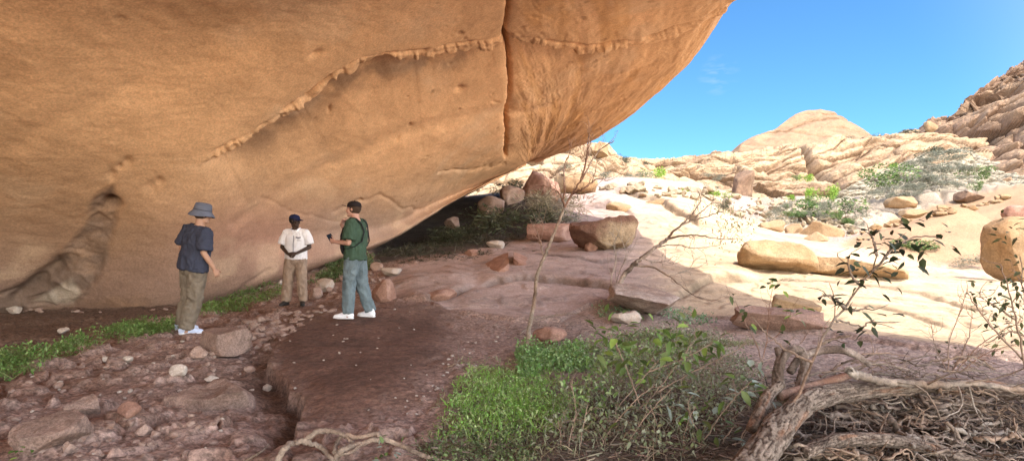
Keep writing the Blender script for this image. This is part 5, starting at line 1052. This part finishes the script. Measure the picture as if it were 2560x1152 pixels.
# litter of small dead twigs and curled leaves
for poly, n, L in (([(1480, 830), (1700, 850), (1980, 880), (2100, 930), (2300, 950), (2200, 1010), (1900, 1000), (1600, 960), (1480, 900)], 1500, (.03, .14)), ([(1300, 1180), (1450, 1020), (1700, 960), (1900, 980), (1860, 1180)], 2000, (.05, .22)), ([(1230, 830), (1330, 800), (1480, 810), (1480, 880), (1320, 880)], 450, (.04, .16)), ([(1100, 1060), (1300, 1060), (1300, 1190), (1000, 1190)], 500, (.03, .10)), ([(1900, 960), (2250, 960), (2700, 1000), (2700, 1250), (1950, 1250)], 2600, (.08, .35))):
    p = ground_samples(poly, n, rs); p[:, 2] += rs.uniform(.0, .03, len(p)) * (3 if L[1] > .3 else 1)
    v, f, m = leaves_np(p, rs.normal(size=p.shape) * [1, 1, .18] + [0, 0, .06], rs.uniform(*L, len(p)), rs.uniform(.005, .011, len(p)), rs, 'blade', .1)
    tag(mesh_np('litter', v, f, M_dryleaf, leaf_cols(len(p), m, (.25, .19, .145) if L[1] < .3 else (.17, .135, .105), rs, .45, (.09, .06, .045) if L[1] < .3 else (.04, .03, .025), .4)), kind='stuff')

# --- leafy shrubs in front
def leaf_cluster(at_, n, L, rs, spread=.06, out=None): 
    q = np.array(at_) + rs.normal(size=(n, 3)) * spread * .45; d = (q - np.array(at_)) / spread + rs.normal(size=(n, 3)) * [.6, .6, .25] + [0, 0, -.05]; return q, d, rs.uniform(*L, n)
def shrub(label, base_px, stems, clusters, d, base, alt, L=(.05, .085), r=.006, p=.25, cat='shrub', name='shrub', wd=.48, mat=None, tw=3):
    b0 = on_ground(*base_px); d = d or b0[1]; root = empty(name, tuple(b0)); tag(root, label, cat)
    for pts in stems:
        mb = MB(); c = limb(mb, PX(pts, d, rs, .05), r * rs.uniform(.8, 1.2), r * .35, rs, 6, 22, .4); twigs(mb, c, rs, tw, .14, r * .38, .4, 1); attach(wood('stem', mb, mat or M_twig), root)
    Q, D, LL = [], [], []
    for (cx, cy, n, sp) in clusters:
        a, b_, l = leaf_cluster(P(cx, cy, d + rs.uniform(-.10, .10)), n, L, rs, sp); Q.append(a); D.append(b_); LL.append(l)
    Q, D, LL = np.vstack(Q), np.vstack(D), np.concatenate(LL); v, f, m = leaves_np(Q, D, LL, LL * wd, rs, droop=.18, flat=.35); attach(mesh_np('leaves', v, f, M_leaf, leaf_cols(len(Q), m, base, rs, .3, alt, p)), root)
    return root
GREEN, LIME, SILV = (.115, .17, .045), (.23, .33, .07), (.30, .36, .30)
shrub('straggly green shrub with broad leaves growing just beyond the bright grass', (1560, 1010), [[(1440, 1150), (1490, 1080), (1560, 1000), (1620, 930), (1690, 850)], [(1500, 1140), (1560, 1060), (1640, 980), (1700, 900), (1740, 845)], [(1600, 1010), (1570, 930), (1540, 860), (1520, 830)], [(1620, 930), (1720, 890), (1790, 850)], [(1640, 980), (1730, 930), (1850, 870)]],
      [(1530, 832, 9, .11), (1565, 850, 8, .10), (1640, 822, 9, .12), (1690, 845, 10, .12), (1722, 824, 8, .1), (1762, 850, 9, .1), (1650, 880, 9, .12), (1705, 905, 9, .12), (1590, 900, 9, .12), (1545, 895, 7, .1), (1620, 940, 8, .12), (1480, 880, 6, .1), (1740, 880, 8, .12), (1800, 860, 5, .1), (1500, 850, 6, .1)], 3.9, GREEN, LIME, (.065, .12), tw=5)
shrub('low shrub with silvery backed leaves beside the fallen trunk', (1820, 1090), [[(1700, 1160), (1760, 1100), (1800, 1040), (1850, 980), (1880, 950)], [(1790, 1160), (1810, 1100), (1840, 1060)], [(1760, 1100), (1730, 1050), (1720, 1010)], [(1830, 1160), (1860, 1080), (1900, 1010)]],
      [(1862, 948, 10, .10), (1900, 968, 9, .10), (1830, 980, 8, .1), (1880, 1000, 7, .1), (1720, 1020, 8, .08), (1752, 1048, 7, .08), (1790, 1060, 9, .1), (1815, 1100, 10, .1), (1770, 1110, 8, .1), (1690, 985, 6, .09), (1830, 1130, 7, .09), (1555, 1050, 2, .04), (1925, 985, 5, .07)], 3.3, GREEN, SILV, (.06, .10), p=.4)
shrub('thin bare stems with few leaves standing in the undergrowth below the bright grass', (1420, 1120), [[(1420, 1160), (1425, 1090), (1440, 1030), (1430, 965)], [(1450, 1160), (1455, 1080), (1470, 1010)], [(1490, 1160), (1520, 1080), (1590, 1000), (1640, 960)], [(1640, 1160), (1650, 1090), (1625, 1010)], [(1540, 1160), (1600, 1060), (1680, 970)], [(1720, 1160), (1710, 1090), (1740, 1010)], [(1400, 1160), (1402, 1100), (1395, 1050)]],
      [(1430, 970, 3, .06), (1625, 1010, 4, .08), (1560, 1060, 3, .06), (1480, 1080, 4, .08), (1690, 1060, 4, .08)], 3.25, (.16, .17, .08), LIME, (.03, .05), r=.0045, tw=5)
shrub('low leafy sprig beneath the bare roots at the lower edge', (965, 1135), [[(955, 1150), (965, 1125)], [(965, 1150), (985, 1128)]], [(955, 1128, 7, .07), (985, 1130, 8, .07), (975, 1145, 6, .07)], None, (.11, .17, .05), SILV, (.03, .05), r=.003)
shrub('tiny weed with pale leaves growing in the path beside the flat slab', (500, 1024), [[(492, 1026), (490, 1015)], [(520, 1026), (524, 1012)]], [(490, 1016, 7, .06), (524, 1014, 8, .06)], None, (.14, .22, .10), LIME, (.03, .05), r=.003)
shrub('tiny green weed beside the biggest path boulder', (62, 1128), [[(62, 1132), (64, 1115)]], [(62, 1120, 8, .05), (72, 1128, 6, .05)], None, (.10, .22, .04), LIME, (.03, .05), r=.003)
# --- sapling with dark leaves against the light
DK, DK2 = (.035, .045, .022), (.07, .09, .035)
shrub('slender sapling with dark pointed leaves reaching up in front of the sunlit slab', (1925, 1080), [[(1925, 1080), (1990, 1000), (2015, 950), (2030, 905), (2052, 860), (2085, 800), (2110, 770), (2150, 712), (2180, 680), (2192, 640)], [(2110, 770), (2085, 745), (2060, 738), (2045, 745)], [(2150, 712), (2130, 690), (2120, 660)], [(2180, 680), (2215, 640), (2250, 610), (2300, 590), (2350, 596)], [(2192, 640), (2185, 605), (2175, 585)], [(2052, 860), (2090, 845), (2130, 838)], [(2030, 905), (1985, 885), (1935, 850), (1900, 820)], [(2110, 770), (2145, 775), (2170, 765)], [(2085, 800), (2115, 805), (2150, 815), (2185, 800)]],
      [(2178, 592, 7, .08), (2200, 618, 7, .08), (2240, 605, 8, .09), (2300, 588, 8, .09), (2352, 600, 9, .09), (2130, 640, 6, .07), (2150, 672, 8, .09), (2205, 655, 9, .09), (2185, 700, 7, .08), (2245, 640, 6, .08), (2062, 740, 5, .06), (2110, 745, 5, .06), (2130, 690, 6, .08), (2275, 625, 6, .09), (2100, 840, 4, .06), (2130, 838, 4, .06), (2188, 800, 4, .08), (2165, 765, 4, .07)], 3.0, DK, DK2, (.045, .085), r=.009, p=.3, cat='sapling', name='sapling', mat=M_bark, tw=2)
shrub('small twiggy seedling with a few long leaves in front of the long brown block', (1900, 905), [[(1905, 905), (1918, 840), (1922, 780), (1930, 720)], [(1905, 905), (1890, 860), (1860, 800), (1835, 740)], [(1915, 860), (1960, 820), (1985, 760)], [(1905, 905), (1960, 880), (2000, 860), (2020, 830)]],
      [(1930, 712, 5, .07), (1950, 708, 5, .07), (1865, 775, 4, .05), (1868, 805, 4, .05), (1985, 790, 4, .06), (2012, 780, 4, .06), (1955, 840, 3, .05), (1835, 738, 2, .04), (1960, 770, 3, .05)], 4.6, (.07, .09, .03), LIME, (.05, .09), r=.005, p=.25, cat='seedling', name='seedling', mat=M_redwood, tw=6)
shrub('dark leaved shrub before the sunlit slab, beyond the fallen trunk', (2560, 960), [[(2580, 1000), (2560, 900), (2540, 800), (2520, 720), (2500, 660)], [(2600, 980), (2580, 850), (2560, 740), (2550, 640)], [(2560, 900), (2500, 840), (2450, 780), (2420, 730)], [(2540, 800), (2480, 760), (2450, 740)], [(2580, 850), (2530, 830), (2480, 850)]],
      [(2512, 560, 6, .09), (2535, 575, 7, .09), (2550, 700, 9, .12), (2520, 730, 8, .12), (2550, 760, 9, .12), (2450, 745, 6, .08), (2475, 735, 6, .08), (2490, 770, 6, .09), (2555, 800, 8, .1), (2530, 820, 7, .1), (2560, 660, 8, .1), (2540, 690, 6, .1), (2440, 735, 4, .06), (2510, 860, 5, .08), (2530, 750, 14, .12), (2560, 720, 14, .12), (2500, 740, 12, .10), (2550, 830, 12, .12), (2480, 800, 8, .10), (2530, 600, 8, .10)], 3.4, (.085, .095, .04), (.14, .15, .06), (.03, .06), r=.007, p=.3, mat=M_twig, tw=6)
shrub('bare pink brown twiggy bush before the dark leaved shrub', (2380, 930), [[(2370, 930), (2375, 850), (2400, 780), (2420, 720)], [(2380, 930), (2420, 850), (2430, 790)], [(2390, 930), (2440, 870), (2500, 830), (2560, 800)], [(2370, 930), (2340, 870), (2330, 820)], [(2400, 930), (2470, 880), (2540, 860)]], [(2375, 855, 3, .06), (2330, 860, 3, .05)], 3.9, (.10, .10, .05), None, (.03, .05), r=.005, mat=M_redwood, tw=14)

# --- fallen dead tree
b0 = on_ground(1960, 1100); ft = empty('fallen_tree', tuple(b0)); tag(ft, 'fallen dead tree with flaking bark and a hollow knotted stump, sprawling towards the sunlit slab', 'dead tree')
def bark_limb(name, pts, r, mat, parent, nu=150, nv=40, plates=.25, seed=1, ell=1.0):
    Q = np.array(pts, float); t = np.linspace(0, len(Q) - 1, nu); Cc = catmull(Q, t); rr = np.interp(t, np.arange(len(Q)), r); T = np.gradient(Cc, axis=0); T /= np.linalg.norm(T, axis=1, keepdims=True)
    s = np.concatenate([[0], np.cumsum(np.linalg.norm(np.diff(Cc, axis=0), axis=1))]); u = np.cross(T, [0, 0, 1.]); u /= np.linalg.norm(u, axis=1, keepdims=True); w = np.cross(u, T)
    a = np.linspace(0, 2 * np.pi, nv, endpoint=False); A_, S_ = np.meshgrid(a, s); base = np.cos(A_)[..., None] * u[:, None] + np.sin(A_)[..., None] * w[:, None]
    R0 = rr[:, None]; q = np.stack([np.cos(A_) * 2.2, np.sin(A_) * 2.2, S_ / np.mean(rr) * .55], -1); f1, f2, idv = voro(q * np.array([1.5, 1.5, .95]) + .7 * np.stack([fbm(q * .9, 3, seed), fbm(q * .9 + 5, 3, seed + 7), fbm(q * .9 + 9, 3, seed + 9)], -1), seed)
    rad = R0 * (1 + .16 * fbm(q * .6, 3, seed + 1) + plates * .5 * (idv - .5) - plates * .55 * (1 - sstep(0, .14, f2 - f1)) + .05 * fbm(q * 4, 3, seed + 2))
    V = Cc[:, None] + base * rad[..., None]; V = V.reshape(-1, 3); F = grid_faces(nv, 2, True)  # placeholder for typing
    i, j = np.meshgrid(np.arange(nu - 1), np.arange(nv), indexing='ij'); F = np.stack([i * nv + j, i * nv + (j + 1) % nv, (i + 1) * nv + (j + 1) % nv, (i + 1) * nv + j], -1).reshape(-1, 4)
    cols = mix(np.array([.060, .040, .030]), np.array([.225, .18, .145]), (sstep(.02, .16, f2 - f1) * (.45 + .75 * idv))[..., None]); cols = mix(cols, np.array([.26, .13, .075]), (sstep(.2, .5, fbm(q * .5, 3, seed + 5)) * .6)[..., None])
    caps = [np.arange(nv)[::-1][None], (np.arange(nv) + (nu - 1) * nv)[None]]
    return attach(mesh_np(name, V, [F] + caps, mat, cols.reshape(-1, 3)), parent)
M_darkplate = material('dark_flaking_bark', attr=True, var=.35, vscale=14, speck=.4, sscale=70, bump=.9, bscale=40, bdist=.012, rough=.95)
M_plate = material('flaking_bark', attr=True, var=.25, vscale=14, speck=.3, sscale=70, bump=.9, bscale=40, bdist=.012, rough=.95)
bark_limb('trunk', PX([(1830, 1240, 2.55), (1905, 1130, 2.75), (1965, 1050, 2.95), (2020, 1005, 3.1), (2110, 980, 3.25), (2250, 965, 3.35), (2420, 965, 3.4), (2620, 985, 3.4)], 3), [.095, .080, .068, .064, .054, .047, .042, .040], M_plate, ft, 320, 72, .20, 3)
bark_limb('lower_trunk', PX([(2010, 1130, 2.75), (2100, 1100, 2.8), (2220, 1100, 2.85), (2360, 1130, 2.85), (2560, 1200, 2.8)], 3), [.028, .034, .036, .032, .028], M_darkplate, ft, 160, 44, .20, 13)
bark_limb('split_limb', PX([(1880, 1075, 3.0), (1905, 1020, 3.08), (1925, 985, 3.15), (1955, 960, 3.2)], 3), [.036, .034, .030, .024], M_plate, ft, 60, 24, .2, 17)
bark_limb('stump', PX([(1950, 990, 3.35), (1945, 950, 3.4), (1948, 915, 3.42), (1962, 885, 3.45), (1985, 872, 3.5), (2006, 882, 3.5), (2012, 915, 3.45), (2006, 950, 3.4), (2000, 985, 3.35)], 3), [.044, .036, .029, .026, .026, .025, .027, .033, .04], M_darkbark, ft, 120, 28, .45, 23)
bark_limb('broken_stub', PX([(1958, 905, 3.45), (1948, 885, 3.46), (1942, 868, 3.48)], 3), [.022, .020, .016], M_darkbark, ft, 24, 16, .35, 27)
bark_limb('arching_branch', PX([(1975, 930, 3.5), (2000, 895, 3.55), (2050, 876, 3.6), (2100, 874, 3.62), (2140, 888, 3.62), (2175, 912, 3.6)], 3), [.024, .025, .026, .026, .022, .016], M_darkbark, ft, 90, 20, .2, 29)
bark_limb('red_branch', PX([(1950, 990, 3.2), (2000, 975, 3.25), (2070, 955, 3.3), (2140, 930, 3.35)], 3), [.03, .028, .026, .02], M_redwood, ft, 70, 20, .12, 31)
mb = MB(); c = limb(mb, PX([(2120, 925), (2150, 938), (2200, 952), (2280, 958), (2360, 962), (2430, 958), (2500, 968), (2580, 978)], 3.2), .026, .014, rs, 10, 60, .15); twigs(mb, c, rs, 7, .3, .006, .2, 1); attach(wood('pale_branch', mb, M_greywood), ft)
# loose dead branches heaped beside and under the trunk
for k in range(120):
    x0, y0 = rs.uniform(2000, 2560), rs.uniform(985, 1160); ang = rs.choice([rs.normal(18, 16), rs.normal(200, 22), rs.normal(40, 14)]); Lp = rs.uniform(120, 360); dx, dy = math.cos(math.radians(ang)) * Lp, math.sin(math.radians(ang)) * Lp * .5
    d1 = 1.2 * FPX / max(y0 - HYP, 250) * .92; d1 = min(d1, 3.4); pts = [(x0 + dx * t_ + rs.normal(0, 14), y0 + dy * t_ - 26 * (1 - 4 * t_ * t_) * rs.uniform(0, 1) + rs.normal(0, 9), d1 + rs.uniform(-.16, .10)) for t_ in (-.5, -.28, -.08, .15, .34, .5)]
    W3 = PX(pts, d1); W3 = [np.array([a[0], a[1], max(a[2], gz(a[0], a[1]) + .015)]) for a in W3]; mb = MB(); r = rs.choice([.004, .006, .008, .011, .015]); c = limb(mb, W3, r, r * .4, rs, 6, 30, .8); twigs(mb, c, rs, rs.randint(3, 8), .16, r * .45, .1, 1)
    tag(wood('dead_branch', mb, [M_greywood, M_bark, M_twig, M_darkbark, M_darkbark][rs.randint(0, 5)]), 'dry dead branch in the heap beside the fallen tree', 'branch', 'dead branches heaped beside the fallen tree')
for k in range(26):
    x0, y0 = rs.uniform(2080, 2460), rs.uniform(888, 950); Lp = rs.uniform(70, 200); d1 = rs.uniform(3.6, 4.4); sg = rs.choice([-1, 1])
    W3 = PX([(x0 - Lp / 2, y0 + 8 * sg), (x0, y0 - rs.uniform(4, 16)), (x0 + Lp / 2, y0 + rs.uniform(0, 22))], d1); mb = MB(); r = rs.choice([.005, .007, .010]); c = limb(mb, W3, r, r * .5, rs, 6, 16, .5); twigs(mb, c, rs, 4, .14, r * .45, .15, 1)
    tag(wood('dead_branch', mb, [M_greywood, M_bark, M_twig, M_darkbark][rs.randint(0, 4)]), 'grey dead branch tangled behind the trunk of the fallen tree', 'branch', 'dead branches behind the fallen trunk')
# gnarled bare roots at the lower edge
b0 = on_ground(830, 1130); rt = empty('dead_branch', tuple(b0)); tag(rt, 'gnarled bare branch with looping forks lying at the edge of the dark brown mound', 'branch')
for pts, r in (([(690, 1160), (712, 1120), (735, 1105), (770, 1106), (805, 1118), (826, 1140), (838, 1165)], .017), ([(740, 1106), (765, 1098), (795, 1078), (830, 1076), (862, 1086), (895, 1092), (945, 1084), (952, 1096)], .016), ([(838, 1165), (845, 1135), (862, 1120), (905, 1108), (950, 1096), (1000, 1112), (1045, 1134), (1100, 1150), (1140, 1170)], .017), ([(836, 1130), (845, 1100), (858, 1086)], .012), ([(862, 1086), (885, 1108), (908, 1110)], .010), ([(612, 1152), (650, 1130), (672, 1110)], .007), ([(905, 1108), (880, 1128), (845, 1138)], .009)):
    mb = MB(); dd = [1.2 * FPX / (max(q[1], 1085) - HYP) * .97 for q in pts]; limb(mb, [P(q[0], q[1], 3.12 if q[1] < 1120 else 3.0) for q in pts], r, r * .7, rs, 10, 44, .18); attach(wood('fork', mb, M_bark), rt)
for pts, lab in (([(1300, 840), (1330, 815), (1360, 800), (1400, 792)], 'thin dead twig arching over the brown broken stone'), ([(1330, 800), (1400, 790), (1450, 790), (1480, 805)], 'pale curved twig on the slab edge beside the thin bare tree'), ([(1440, 850), (1480, 830), (1540, 822)], 'short grey twig on the soil before the whitish stone'), ([(1120, 925), (1140, 915), (1150, 905)], 'little forked twig on the dark brown mound')):
    W3 = [on_ground(a, b) + [0, 0, .03] for a, b in pts]; mb = MB(); c = limb(mb, W3, .010, .005, rs, 6, 14, .4); twigs(mb, c, rs, 5, .2, .004, .2, 1); tag(wood('dead_twig', mb, M_bark), lab, 'twig')
